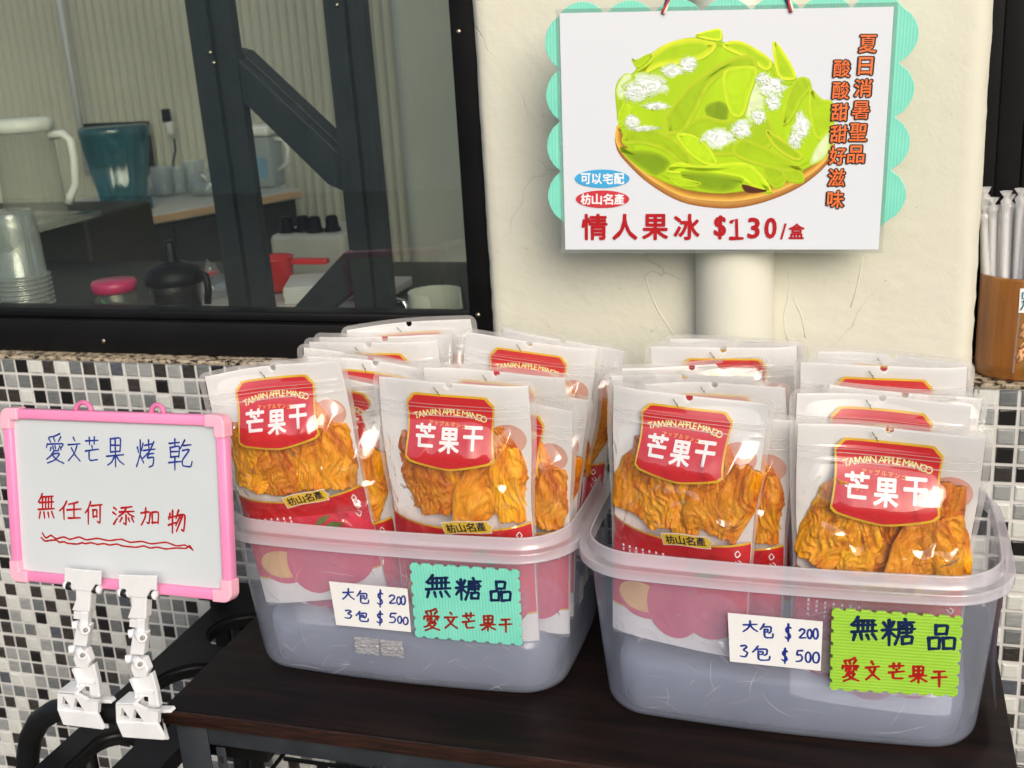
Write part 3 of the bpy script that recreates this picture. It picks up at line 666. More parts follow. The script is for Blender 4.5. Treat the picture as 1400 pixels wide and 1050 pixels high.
# clear glasses on back counter
for k, (px, sc, lb) in enumerate(((226, 1.0, 'clear tumbler just right of the teal jar'), (246, .9, 'clear tumbler in the middle of the three on the back counter'), (268, 1.05, 'clear tumbler nearest the dark truss post'))):
    q = onz(px, 268-k*3, zt); b = MB(); b.lathe([(0, .002), (.026, .002), (.028, .006), (.033, .085), (.0345, .086), (.0325, .084), (.0275, .010), (0, .008)], (0,0,0), 28)
    o = b.build('glass_tumbler', MC); o.location = q; o.scale = (sc,)*3; tag(o, lb, 'glass', 'clear tumblers on the back counter')
for px_, sc_, lb_ in ((214, .85, 'crumpled clear bag on the back counter, touching the teal jar'), (284, 1.1, 'crumpled clear bag on the back counter, half behind the left truss post')):
    q = onz(px_, 268, zt); bm = bmesh.new(); bmesh.ops.create_icosphere(bm, subdivisions=4, radius=.05*sc_)
    for v in bm.verts: v.co *= 1+.35*noise.noise(v.co*38+Vector((px_, 0, 0)))+.12*noise.noise(v.co*110); v.co.z = max(0, v.co.z*.8+.03*sc_)
    o = MB().bm(bm, 0, None, True).build('plastic_bag', clear_mat('crumpled_clear_bag', (.86,.88,.88), .22)); o.location = q+Vector((0, .02, 0)); tag(o, lb_, 'bag')
cbl = MB(); cbl.tube([at(238, 190, 2.19), at(240, 205, 2.19), at(236, 225, 2.17), at(243, 245, 2.17), at(239, 262, 2.17)], .004, 8)
tag(cbl.build('power_cable', MT['black_frame']), 'thin black cable hanging from the wall switch', 'cable')
# jug on counter right
q = onz(362, 255, zt)
t = thing('water_jug', 'white lidded water jug with handle on the back counter between the posts', 'jug', q)
b = MB(); b.bbox(-.052, .052, -.045, .045, 0, .150, .012, seg=3); b.build('jug_body', thin('frosted_jug', (.8,.85,.88), .55, (.62,.66,.68), .25, 1.0), t)
b = MB(); b.bbox(-.056, .056, -.049, .049, .151, .182, .01, seg=3); b.build('lid', mjw, t)
b = MB(); b.tube([(.05,0,.14),(.08,0,.135),(.09,0,.11),(.085,0,.07),(.05,0,.045)], .006, 8); b.build('handle', mjw, t)
b = MB(); b.box(-.02, .04, -.0475, -.0455, .03, .09); b.build('level_scale', noisy('blue_scale', (.12,.25,.36), (.2,.33,.42), 20, .5), t)
# magenta lid jar
p = at(163, 434, .125); p.z = iz
t = thing('candy_jar', 'clear jar with a magenta screw lid holding orange pieces', 'jar', p)
b = MB(); b.lathe([(0,.001),(.030,.001),(.034,.006),(.034,.06),(.031,.068),(.031,.072)], (0,0,0), 36); b.build('jar_body', clear_mat('clear_jar', (.86,.85,.78), .10), t)
b = MB(); vs = []; b.lathe([(.0325,.070),(.036,.071),(.0365,.084),(.034,.088),(0,.0885)], (0,0,0), 40); b.build('lid', noisy('magenta_lid', (.50,.03,.12), (.58,.04,.15), 12, .35), t)
b = MB(); b.lathe([(0,.004),(.029,.004),(.031,.010),(.031,.024),(.026,.028),(0,.027)], (0,0,0), 24); b.build('filling', noisy('orange_filling', (.50,.24,.05), (.6,.32,.09), 60, .5), t)
b = MB(); b.tube([(-.012,-.02,.06),(0,-.018,.03),(.018,-.01,.02)], .003, 8); b.build('green_spoon', mat('green_plastic', (.02,.28,.10), .4), t)
# shaker with black lid
p = at(246, 436, .130); p.z = iz
t = thing('metal_pitcher', 'steel cup with a black flip lid and handle right of the magenta lid jar', 'pitcher', p)
b = MB(); b.lathe([(0,.001),(.034,.001),(.036,.005),(.042,.082),(.0425,.084)], (0,0,0), 40); b.build('cup_body', noisy('brushed_steel', (.50,.50,.48), (.6,.6,.58), 8, .22, .32, metal=1, sc=(1,1,8)), t)
b = MB(); b.lathe([(.0405,.083),(.046,.084),(.0465,.094),(.041,.108),(.026,.115),(.012,.118),(.011,.122),(.009,.148),(.0065,.152),(0,.152)], (0,0,0), 36); b.build('lid', MT['black_frame'], t)
b = MB(); b.tube([(.044,0,.10),(.058,0,.096),(.060,0,.075),(.055,0,.05)], .006, 8); b.build('handle', MT['black_frame'], t)
# small clear bag with red clip
p = at(296, 432, .30); p.z = iz
t = thing('plastic_bag', 'small clear bag of ice tied with a red clip beside the left truss post', 'bag', p)
b = MB(); bm = bmesh.new(); bmesh.ops.create_icosphere(bm, subdivisions=3, radius=.032)
for v in bm.verts:
    v.co = v.co*(1+.25*noise.noise(v.co*60)); v.co.z = v.co.z*1.0+.034
    if v.co.z > .055: v.co.x *= .55; v.co.y *= .55; v.co.z += (v.co.z-.055)*1.6
b.bm(bm, 0, None, True); b.build('bag_film', clear_mat('clear_bag_plastic', (.8,.83,.82), .2), t)
b = MB(); b.bbox(-.014,.012,-.012,.012,.058,.066,.002); b.build('clip', mat('red_clip', (.55,.02,.015), .4), t)
# red scoop
p = at(386, 416, .345); p.z = iz+.022
t = thing('measuring_scoop', 'red plastic measuring scoop lying on the white board behind the window', 'scoop', p)
mr_ = noisy('red_scoop_plastic', (.55,.022,.025), (.62,.03,.035), 9, .35)
b = MB(); b.lathe([(0,.002),(.030,.002),(.033,.005),(.037,.058),(.0385,.060),(.0355,.058),(.0315,.008),(0,.006)], (-.01,0,0), 32); b.build('cup', mr_, t)
b = MB(); b.bbox(.029,.098,-.009,.009,.048,.058,.003); b.build('handle', mr_, t)
b = MB(); b.bbox(-.16,.20,-.105,.13,-.018,-.001,.003)
o = b.build('cutting_board', noisy('pinkish_white_board', (.52,.44,.40), (.60,.55,.52), 5, .5)); o.location = p; tag(o, 'pinkish white board lying under the red scoop', 'board')
b = MB()
for k in range(7): b.box(-.09+.003*rng.random(), .06+.004*rng.random(), -.06, .05, .004*k, .004*k+.0034)
o = b.build('paper_stack', noisy('white_paper', (.55,.55,.55), (.62,.62,.62), 9, .5)); pq = at(468, 420, .33); o.location = (pq.x, .33, iz+.0225); o.rotation_euler = (0,0,.35)
tag(o, 'stack of white paper sheets beside the second truss post', 'paper')
# appliance with black knobs
p = at(446, 378, .60); p.z = iz+.0312
t = thing('kitchen_appliance', 'white rounded appliance with black knobs behind the diagonal brace', 'appliance', p)
b = MB(); b.bbox(-.085,.075,-.06,.10,-.03,.055,.012,seg=3); b.build('appliance_body', noisy('cream_enamel', (.50,.48,.42), (.55,.53,.47), 6, .35), t)
for k, x in enumerate((-.058,-.028,.002,.034)):
    b = MB(); b.lathe([(.017,0),(.016,.006),(.013,.008),(.012,.026),(.009,.03),(0,.03)], (x,-.03+.01*(k%2),.0555), 16); b.build('knob', MT['black_frame'], t)
# white cut container
p = at(598, 446, .22)
t = thing('cut_container', 'white plastic tub with a cut away rim behind the window frame', 'container', p)
b = MB(); r = .043; mwc = noisy('white_cut_plastic', (.60,.61,.53), (.66,.67,.59), 9, .4)
vs = []; fs = []; n = 48
def topz(a): 
    return .054 if (-.55 < ((a+math.pi) % (2*math.pi))-math.pi < .35*math.pi or False) and False else (.030 if -1.35 < math.atan2(math.sin(a), math.cos(a)) < .55 else .058)
for ring, rr_ in ((0, r), (1, r-.003)):
    for i in range(n):
        a = 2*math.pi*i/n; vs += [(rr_*math.cos(a), rr_*math.sin(a), 0), (rr_*math.cos(a), rr_*math.sin(a), topz(a))]
for i in range(n):
    j = (i+1) % n; o_ = 2*n
    fs += [(2*i, 2*j, 2*j+1, 2*i+1), (o_+2*j, o_+2*i, o_+2*i+1, o_+2*j+1), (2*i+1, 2*j+1, o_+2*j+1, o_+2*i+1)]
b.add(vs, fs, 0, False)
for k in range(6):
    a = -1.9+k*.14; b.box(-.0012, .0012, -.0012, .0012, .012, .026, 0, Matrix.Translation((r*math.cos(a), r*math.sin(a), 0)) @ Matrix.Rotation(a, 4, 'Z'))
b.build('tub_wall', mwc, t)
# chrome faucet piece
b = MB(); P_ = [at(525, 420, .3), at(540, 411, .3), at(552, 414, .3), at(560, 428, .3), at(562, 445, .3)]
b.tube([Vector(x) for x in P_], .0065, 12); tag(b.build('faucet_spout', mat('chrome', (.7,.7,.7), .12, 1)), 'curved chrome spout left of the cut white tub', 'faucet')
# things behind the right-hand window
for (x0,y0,x1,y1,Y,c,lb) in ((1384,80,1420,150,.6,(.30,.45,.62),'pale blue packet seen behind the right window'),(1384,152,1425,205,.55,(.20,.10,.08),'brown packet below the pale blue one behind the right window'),(1382,205,1425,240,.5,(.50,.30,.30),'pinkish packet standing lowest behind the right window')):
    a, c2 = at(x0,y0,Y), at(x1,y1,Y)
    b = MB(); b.bbox(a.x, c2.x, Y, Y+.05, c2.z+.002, a.z, .004, seg=2)
    for k in range(3): b.box(a.x+.004, c2.x-.004, Y-.0012, Y-.0002, c2.z+(a.z-c2.z)*(.2+.25*k), c2.z+(a.z-c2.z)*(.3+.25*k), 1)
    tag(b.build('goods_packet', [noisy('packet_colour', c, tuple(min(1,k*1.3) for k in c), 12, .4), noisy('packet_band', (.55,.53,.5), (.6,.58,.56), 12, .4)]), lb, 'packet')
a = at(1380,241,.48); tag(MB().bbox(a.x-.02, a.x+.5, .46, .75, a.z-.025, a.z, .003).build('goods_shelf', noisy('grey_blue_shelf', (.2,.26,.3), (.26,.32,.35), 6, .5)), 'grey blue shelf under the packets behind the right window', 'shelf')
tag(MB().box(-3.3, 3.3, .16, .165, 1.46, 2.349).build('lintel_wall', MT['plaster']), 'cream plaster wall above the windows', 'wall')

# ------------------------------------------------------------------ bamboo cup with straws
bp = Vector((1.4735, .052, .0068))
bcup = thing('bamboo_cup', 'brown bamboo cup of wrapped straws standing on the right granite sill', 'cup', bp)
def bamboo():
    m = mat('bamboo', (.4,.18,.05), .3, coat=.4); v = coords(m, (1,1,.12)); n = noise_n(m, v, 34, 5, .6, .2)
    c1 = ramp(m, n, [(.3, (.16,.05,.008)), (.5, (.27,.10,.014)), (.7, (.36,.15,.025))])
    n2 = noise_n(m, coords(m, (1,1,.1)), 16, 2); g = ramp(m, n2, [(.52, (0,0,0)), (.68, (1,1,1))])
    mx = N(m, 'ShaderNodeMix'); mx.data_type = 'RGBA'; Lk(m, g, mx.inputs[0]); Lk(m, c1, mx.inputs[6]); mx.inputs[7].default_value = (.10,.085,.015,1)
    Lk(m, mx.outputs[2], PB(m).inputs['Base Color']); return m
MT['bamboo'] = bamboo()
b = MB(); Rb = .0475; Hb = .128
b.lathe([(0,.001),(Rb*.96,.001),(Rb,.004),(Rb,.016),(Rb*1.012,.018),(Rb,.020),(Rb*.995,Hb-.002),(Rb*.985,Hb),(Rb*.86,Hb),(Rb*.85,Hb-.002),(Rb*.85,.01),(0,.009)], (0,0,0), 64); b.build('cup_body', MT['bamboo'], bcup)
b = MB()
def cyl(x_ang, z, r=Rb+.0006): return (r*math.sin(x_ang), -r*math.cos(x_ang), z)
vs = []; fs = []
for i in range(9):
    a = -.12+.42*i/8; vs += [cyl(a, .088), cyl(a, .118)]
for i in range(8): fs.append((2*i, 2*i+2, 2*i+3, 2*i+1))
b.add(vs, fs, 0, True)
for pts in ([(-.05,.113),(.03,.113),(.03,.106),(-.05,.106),(-.05,.113)], [(-.06,.102),(.08,.103)], [(0,.105),(-.02,.097),(-.07,.092)], [(.03,.102),(.07,.094)]):
    b.tube([cyl(a, z, Rb+.0012) for a, z in pts], .0009, 6, 1)
b.build('paper_label', [MT['card'], mat('teal_ink', (.05,.22,.27), .5)], bcup)
b = MB()
for pts in ([(.14,.079),(.02,.072),(-.02,.068)], [(.10,.074),(.11,.05),(.10,.048)], [(.02,.066),(.12,.069)], [(-.06,.058),(.06,.066),(.12,.070)], [(.0,.058),(.12,.060)],
            [(-.02,.044),(.06,.050),(.12,.046)], [(-.1,.030),(.0,.040),(.10,.044)], [(-.02,.042),(.03,.030),(-.05,.026)], [(-.04,.026),(.05,.034),(.12,.037)]):
    b.tube([cyl(a, z, Rb-.0002) for a, z in pts], .0021, 6, 0)
b.build('carved_writing', noisy('carved_orange', (.62,.30,.13), (.70,.38,.18), 50, .55), bcup)
b = MB(); vs = []; fs = []
for i in range(5):
    a = -.17+.045*i/4; vs += [cyl(a-.0, .012, Rb+.0005), cyl(a+.06, .106, Rb+.0005)]
for i in range(4): fs.append((2*i, 2*i+2, 2*i+3, 2*i+1))
b.add(vs, fs, 0, True); b.build('tape_strip', thin('clear_tape', (.9,.9,.88), .35, (.75,.75,.7), .1, 2.0), bcup)
mstraw = thin('straw_wrapper', (.97,.97,.97), .55, (.96,.96,.97), .12, 1.6, 160, .5, (1,1,.2))
straws = [(-.028,-.012,-3), (-.018,-.024,-2), (-.008,.004,-1), (-.002,-.026,0), (.008,-.014,1), (.016,-.026,2), (.024,-.008,4), (-.024,.012,-4), (.004,.02,1), (.030,-.018,6), (.020,.014,3), (-.012,-.010,-2), (-.034,-.002,-4), (-.022,.004,-2), (.000,-.010,.5), (.012,.004,2), (-.030,-.020,-5), (-.034,-.012,-3.5), (.004,-.030,.5), (.022,-.024,2.5), (-.006,-.018,-.8), (.012,-.032,1.2)]
places = ['leftmost, leaning on the cup rim', 'second from the left at the front', 'behind the front row, centre left', 'front, just left of the tape strip', 'tall, in the middle', 'front, over the paper label', 'right of the middle, leaning right', 'rear left', 'rear centre', 'far right at the frame edge', 'rear right', 'between the two left front straws', 'far left against the inner rim', 'second row, left', 'second row, centre', 'second row, right', 'front left, touching the rim edge', 'left edge of the bundle, half hidden', 'front centre, upright', 'front right of centre', 'tucked behind the front centre straw', 'front, just over the carved writing']
for k, ((x, y, tl), plc) in enumerate(zip(straws, places)):
    t = MB(); L_ = .205+.012*math.sin(k*2.3); r = .0049
    t.lathe([(r*.5,0),(r,.004),(r*1.05,L_*.5),(r,L_-.012),(r*1.3,L_-.006),(r*.5,L_-.001),(r*1.5,L_+.006)], (0,0,0), 12)
    t.lathe([(r*.62,.003),(r*.62,L_-.018),(0,L_-.018)], (0,0,0), 10, 1)
    o = t.build('wrapped_straw', [mstraw, mat('straw_white', (.74,.74,.75), .35)] if k == 0 else STM)
    if k == 0: STM = list(o.data.materials)
    o.location = bp+Vector((x*1.0, y, .011)); o.rotation_euler = (math.radians(-1.5+2*math.cos(k)), math.radians(tl), 0)
    tag(o, 'clear wrapped drinking straw in the bamboo cup, '+plc, 'straw', 'wrapped straws in the bamboo cup')

# ------------------------------------------------------------------ poster on the pipe
TL, TR, BL, BR = at(765,18,-.116), at(1222,9,-.070), at(773,341,-.110), at(1201,341,-.064)
pp = Plane((TL+TR+BL+BR)/4, (TR-TL)+(BR-BL), (TL-BL)+(TR-BR))
po = thing('poster', 'laminated price poster of green mango ice on a teal scalloped board', 'poster', pp.mat())
q4 = [pp.px(*c) for c in ((765,18),(773,341),(1201,341),(1222,9))]
def inset(Q, d):
    c = (sum(p[0] for p in Q)/4, sum(p[1] for p in Q)/4)
    return [(p[0]+math.copysign(d, p[0]-c[0]), p[1]+math.copysign(d, p[1]-c[1])) for p in Q]
# scalloped backing board
sx0, sz1 = pp.px(761, 22); sx1, sz0 = pp.px(1213, 303); sx0 += .002; 
out = []; nx, nz = 7, 4
def bumps(ax, ay, bx, by, n, rad):
    res = []
    for k in range(n):
        for i in range(9):
            t = (k+(i/8))/n; s_ = math.sin(math.pi*i/8)**.7
            x, y = ax+(bx-ax)*t, ay+(by-ay)*t
            L_ = math.hypot(bx-ax, by-ay); nxx, nyy = (by-ay)/L_, -(bx-ax)/L_
            if i < 8 or k == n-1: res.append((x+nxx*rad*s_, y+nyy*rad*s_))
    return res
out = bumps(sx0, sz0, sx1, sz0, nx, .012)[:-1]+bumps(sx1, sz0, sx1, sz1, nz, .019)[:-1]+bumps(sx1, sz1, sx0, sz1, nx, .015)[:-1]+bumps(sx0, sz1, sx0, sz0, nz, .0165)[:-1]
MB().poly(out, .0012, .0045, 0, .0006).build('backing_board', MT['teal'], po)
MB().poly(inset(q4, .0045), .0002, .0008).build('laminate_sheet', MT['laminate'], po)
MB().poly(q4, -.0006, .0001).build('printed_sheet', MT['paper'], po)
PM = [pprint('ice_green', (.36,.58,.012), (.46,.66,.03), 30), pprint('ice_light_green', (.50,.72,.015), (.60,.78,.04), 24), pprint('ice_yellow_green', (.60,.70,.02), (.68,.76,.06), 20),
      pprint('ice_dark_green', (.19,.30,.015), (.28,.40,.03), 30), pprint('plate_tan', (.62,.36,.06), (.76,.50,.14), 14), pprint('plate_brown', (.28,.10,.02), (.40,.17,.04), 20),
      pprint('shaved_ice', (.74,.80,.78), (.82,.86,.86), 40), pprint('poster_red', (.38,.006,.012), (.43,.010,.016), 20), pprint('poster_blue', (.04,.34,.66), (.06,.40,.72), 20),
      pprint('oval_red', (.52,.03,.045), (.58,.045,.06), 20), pprint('poster_white', (.82,.82,.84)), pprint('poster_orange', (.72,.14,.035), (.80,.19,.05), 60), pprint('poster_black', (.012,.010,.010)), pprint('ice_mint', (.60,.74,.38), (.68,.80,.50), 30), pprint('ice_mid_green', (.44,.66,.012), (.54,.74,.03), 60), pprint('ice_bright_green', (.54,.74,.03), (.64,.80,.08), 45), pprint('ice_shade', (.50,.60,.48), (.60,.70,.56), 40), pprint('ice_deep_green', (.27,.44,.010), (.34,.52,.02), 45)]
art = MB(); lay = [0]
def shp(pts, mi, crop=(3.75, 830, 20), smooth=True, dy=None):
    lay[0] += 1; P_ = [pp.px(crop[1]+x/crop[0], crop[2]+y/crop[0]) for x, y in pts]
    if smooth and len(P_) > 3:
        q = []
        n = len(P_)
        for i in range(n):
            p0, p1, p2, p3 = [np.array(P_[(i+k-1) % n]) for k in range(4)]
            for t in (0, .33, .66):
                q.append(tuple(.5*((2*p1)+(-p0+p2)*t+(2*p0-5*p1+4*p2-p3)*t*t+(-p0+3*p1-3*p2+p3)*t**3)))
        P_ = q
    y = -.0008-lay[0]*5e-6; bm = bmesh.new()
    vs = [bm.verts.new((p[0], y, p[1])) for p in P_]; es = [bm.edges.new((vs[i], vs[(i+1) % len(vs)])) for i in range(len(vs))]
    bmesh.ops.triangle_fill(bm, edges=es, use_beauty=True); art.bm(bm, mi)
PV, PF, PC, pl_ = [], [], [], [0]; rs_ = random.Random(11)
def tone(pts, cols, ks=(1.0, .86, .6, .3), sh=(-4, -7), smooth=True, crop=(3.75, 830, 20)):
    """a patch of the printed picture whose tones run from its rim to its middle"""
    pl_[0] += 1; y = -.0008-pl_[0]*1.2e-6
    P_ = [np.array(p, float) for p in pts]
    if smooth:
        q = []; n = len(P_)
        for i in range(n):
            p0, p1, p2, p3 = [P_[(i+k-1) % n] for k in range(4)]
            for t in (0, .25, .5, .75): q.append(.5*((2*p1)+(-p0+p2)*t+(2*p0-5*p1+4*p2-p3)*t*t+(-p0+3*p1-3*p2+p3)*t**3))
        P_ = q
    n = len(P_); A_ = sum(P_[i][0]*P_[(i+1) % n][1]-P_[(i+1) % n][0]*P_[i][1] for i in range(n))/2; b0 = len(PV); W_ = min(34, .17*math.sqrt(abs(A_))); sg = 1 if A_ > 0 else -1
    def push(w_, col):
        f = 1+.16*noise.noise(Vector((w_[0]*.05, w_[1]*.05, pl_[0]))); u_, v_ = pp.px(crop[1]+w_[0]/crop[0], crop[2]+w_[1]/crop[0])
        PV.append((u_, y, v_)); PC.append((col[0]*f, col[1]*f, col[2]*f, 1))
    nn_ = []
    for i in range(n):
        d = P_[(i+2) % n]-P_[(i-2) % n]; d = d/(np.linalg.norm(d)+1e-9); nn_.append(np.array((-d[1], d[0]))*sg)
    m = len(cols)
    for k, col in enumerate(cols):
        for i in range(n): push(P_[i]+nn_[i]*W_*(k/(m-1))**.85, col)
    for r_ in range(m-1):
        for i in range(n): PF.append((b0+r_*n+i, b0+r_*n+(i+1) % n, b0+(r_+1)*n+(i+1) % n, b0+(r_+1)*n+i))
    bm = bmesh.new(); lv = [bm.verts.new((P_[i][0]+nn_[i][0]*W_, P_[i][1]+nn_[i][1]*W_, 0)) for i in range(n)]; bm.verts.index_update()
    es = [bm.edges.new((lv[i], lv[(i+1) % n])) for i in range(n)]; bmesh.ops.triangle_fill(bm, edges=es, use_beauty=True)
    got = [tuple(b0+(m-1)*n+v.index for v in f.verts) for f in bm.faces]; bm.free(); PF.extend(got if got else [tuple(b0+i for i in range(n))])
G_D, G_M, G_L, G_Y, G_S = (.20,.33,.008), (.40,.62,.010), (.52,.74,.018), (.66,.78,.04), (.30,.48,.008)
tone([(45,600),(50,690),(110,770),(220,870),(380,960),(560,992),(700,986),(850,946),(1000,876),(1120,776),(1160,690),(1100,640),(500,560),(100,560)], ((.26,.09,.02), (.42,.18,.04), (.5,.25,.06), (.5,.25,.06)), sh=(0,-20))
tone([(45,590),(52,670),(115,750),(225,845),(385,930),(560,955),(700,950),(850,915),(1000,845),(1110,760),(1150,680),(1100,640),(500,560),(100,560)], ((.80,.52,.12), (.66,.36,.05), (.45,.2,.03), (.3,.15,.02)), sh=(0,-20))
tone([(60,560),(50,500),(42,380),(75,315),(130,300),(190,230),(300,150),(450,115),(600,140),(700,145),(840,230),(900,330),(1000,330),(1080,430),(1150,450),(1160,600),(1125,720),(1000,800),(850,870),(600,915),(350,880),(150,760)], (G_S, G_M, G_S, G_M))
TN = {0: (G_S, G_M, G_M, G_L), 1: (G_S, G_M, G_L, G_L), 2: (G_S, G_L, G_Y, G_Y), 3: (G_M, (.27,.42,.010), (.24,.37,.010), G_D), 5: ((.2,.1,.02), (.12,.04,.01), (.08,.02,.01), (.08,.02,.01)), 13: (G_M, (.55,.72,.2), (.62,.76,.36), (.66,.78,.45))}
for pts, mi in (([(190,240),(300,150),(450,118),(560,150),(500,220),(380,250),(260,270),(150,330)], 2), ([(610,140),(700,140),(840,230),(815,285),(720,225),(600,170)], 2),
    ([(450,105),(520,80),(582,74),(582,130),(500,122)], 2), ([(125,225),(150,230),(200,205),(230,200),(200,240),(155,270)], 0),
    ([(45,385),(80,310),(125,305),(120,360),(70,440)], 13), ([(848,140),(900,180),(970,310),(925,335),(870,300)], 2), ([(970,330),(1030,325),(1045,370),(1000,430),(940,540),(895,560),(915,440)], 1),
    ([(1040,380),(1100,430),(1160,450),(1160,560),(1080,640),(1040,520)], 1), ([(55,530),(85,455),(128,480),(95,550),(65,575)], 0),
    ([(500,470),(570,440),(625,470),(610,550),(520,530)], 3), ([(380,600),(480,520),(620,540),(760,480),(850,560),(830,680),(600,720),(420,690)], 0),
    ([(740,300),(800,350),(810,480),(740,560),(700,500),(720,400)], 13),
    ([(298,600),(308,500),(400,385),(520,285),(640,220),(740,210),(772,262),(720,300),(620,290),(520,370),(470,470),(400,590),(335,612)], 1), ([(600,290),(720,262),(772,290),(735,400),(700,510),(645,518),(605,430)], 1),
    ([(60,680),(120,690),(250,700),(330,760),(250,830),(130,760)], 3), ([(75,640),(110,590),(190,575),(270,600),(350,640),(432,735),(405,785),(300,700),(180,660),(100,665)], 1),
    ([(355,612),(450,620),(530,690),(562,765),(500,765),(410,700)], 1), ([(305,805),(365,755),(480,775),(680,755),(770,795),(845,905),(760,890),(660,830),(480,815)], 1),
    ([(380,800),(680,830),(680,880),(600,915),(450,890)], 3), ([(330,830),(480,860),(440,880),(350,870)], 0), ([(640,690),(700,635),(850,700),(1005,790),(910,800),(700,745)], 1), ([(815,590),(880,625),(1000,715),(960,745),(850,670)], 2),
    ([(690,870),(760,885),(820,905),(720,915)], 5), ([(800,780),(900,800),(910,860),(850,880)], 1), ([(900,800),(990,800),(1005,850),(930,850)], 1), ([(1060,690),(1130,600),(1150,640),(1120,730),(1040,770)], 13)):
    f_ = rs_.uniform(.80, 1.10); cs_ = TN[mi]
    if mi in (0, 1, 2):
        tone([(p[0]+3, p[1]+10) for p in pts], (tuple(.5*(a+b) for a, b in zip(G_M, G_S)), G_S, G_S, G_S), sh=(0, 0))
        cs_ = tuple(tuple(c*f_ for c in q) for q in (((.56,.70,.03), (.50,.68,.018), G_M, (.42,.64,.012)) if mi != 2 else ((.74,.80,.06), (.66,.76,.03), (.54,.70,.018), G_M)))
    tone(pts, cs_)
ri = random.Random(5); I_W, I_S, I_G = (.84,.88,.88), (.66,.74,.70), (.52,.68,.28)
def ice(cx, cy, rx, ry, cols, n=22, jag=.28, sh=(-3, -5)):
    tone([(cx+rx*(1+ri.uniform(-jag, jag))*math.cos(2*math.pi*i/n), cy+ry*(1+ri.uniform(-jag, jag))*math.sin(2*math.pi*i/n)) for i in range(n)], cols, sh=sh, smooth=False)
CL = ((200,365,112,60),(150,400,76,54),(420,255,46,42),(335,288,60,34),(845,370,74,54),(800,330,38,34),(570,630,84,58),(690,585,56,48),(995,575,46,80),(965,640,36,46),(130,548,40,38),(255,467,72,22),(185,582,76,15),(850,445,40,52),(775,520,38,40))
for c in CL: ice(*c, (G_M, I_G, (.60,.74,.42), I_S))
for c in CL: ice(c[0], c[1], c[2]*.74, c[3]*.74, (I_G, I_S, I_W, I_W))
for k in range(1700):
    c = ri.choice(CL[:2]+CL); a = ri.uniform(0, 6.28); rr_ = ri.uniform(.02, 1.25)**.8; s_ = ri.uniform(1.5, 6.5)*(1.25-.6*rr_)
    if rr_ < .75: cl_ = ri.choice((I_W, I_W, (.76,.81,.80), I_S, (.60,.70,.60)))
    else: cl_ = ri.choice((I_W, I_S, I_G, (.56,.70,.40)))
    ice(c[0]+c[2]*rr_*math.cos(a), c[1]+c[3]*rr_*math.sin(a), s_*ri.uniform(.7, 1.6), s_*ri.uniform(.5, 1), (cl_, cl_), 5, .45, (0, 0))
for k_, f in enumerate(PF):                # every patch faces the viewer
    q = [PV[i] for i in f]; ar = sum(q[i][0]*q[(i+1) % len(q)][2]-q[(i+1) % len(q)][0]*q[i][2] for i in range(len(q)))
    if ar < 0: PF[k_] = tuple(reversed(f))
me = bpy.data.meshes.new('printed_picture'); me.from_pydata(PV, [], PF); ca_ = me.color_attributes.new('print', 'FLOAT_COLOR', 'POINT'); ca_.data.foreach_set('color', [x for c in PC for x in c])
mp_ = pprint('photo_print', (.5,.5,.5)); at_ = N(mp_, 'ShaderNodeAttribute'); at_.attribute_name = 'print'
for l in list(PB(mp_).inputs['Base Color'].links): mp_.node_tree.links.remove(l)
Lk(mp_, at_.outputs['Color'], PB(mp_).inputs['Base Color']); me.materials.append(mp_); me.update()
o = bpy.data.objects.new('printed_picture', me); COL.objects.link(o); o.parent = po
lay[0] = 165
shp([(x, y) for x, y in ell(823.5, 244, 37.5, 12.5, 36)[:-1]], 8, (1,0,0), False); shp([(x, y) for x, y in ell(824, 272, 36.5, 12, 36)[:-1]], 9, (1,0,0), False)
def ptext(s, x0, y0, x1, y1, mi, bold=0.0, dy=0.0):
    lay[0] += 1; a, b2 = pp.px(x0, y0), pp.px(x1, y1); c, d = pp.px(x1, y0), pp.px(x0, y1)
    cx, cz = (a[0]+b2[0]+c[0]+d[0])/4, (a[1]+b2[1]+c[1]+d[1])/4
    put_text(art, s, cx, cz, .03, -.0008-lay[0]*5e-6, mi, bold, math.atan2(c[1]-a[1], c[0]-a[0]), fit=(math.hypot(c[0]-a[0], c[1]-a[1]), math.hypot(d[0]-a[0], d[1]-a[1])))
for i, ch in enumerate('可以宅配'): ptext(ch, 794+i*15.2, 236.5, 808+i*15.2, 251.5, 10, .012)
for i, ch in enumerate('枋山名產'): ptext(ch, 794+i*15.2, 264.5, 808+i*15.2, 279.5, 10, .012)
for ch, x0, x1 in (('情', 795, 831), ('人', 837, 872), ('果', 878, 914), ('冰', 921, 957)): ptext(ch, x0, 292, x1, 328, 7, .03)
for ch, x0, x1 in (('$', 976, 993), ('3', 1022, 1039), ('0', 1045, 1062)): ptext(ch, x0, 294 if ch == '$' else 297, x1, 327 if ch == '$' else 326, 7, .032)
for P_ in ([(1000,303),(1007,299),(1007.5,325)], [(999,325.5),(1015,325.5)]):
    lay[0] += 1; stroke(art, [pp.px(*q) for q in P_], .0041, -.0008-lay[0]*5e-6, 7, False)
ptext('/', 1067, 305, 1075, 327, 7, .018); ptext('盒', 1078, 305, 1100, 326.5, 7, .018)
for i, ch in enumerate('夏日消暑聖品'):
    x, y = 1187-i*3.3, 60+i*30.2; g = 0 if ch != '日' else 2
    ptext(ch, x-14.5+g, y-14, x+13.5-g, y+13.5, 12, .055); ptext(ch, x-12.5+g, y-12.5, x+11.5-g, y+12, 11, .018)
for i, ch in enumerate('酸酸甜甜好滋味'):
    x, y = 1151.5-i*1.5, 93.5+i*29.8
    ptext(ch, x-14, y-13.5, x+13, y+13.5, 12, .055); ptext(ch, x-12, y-12, x+11, y+12, 11, .018)
art.build('printed_artwork', PM, po)
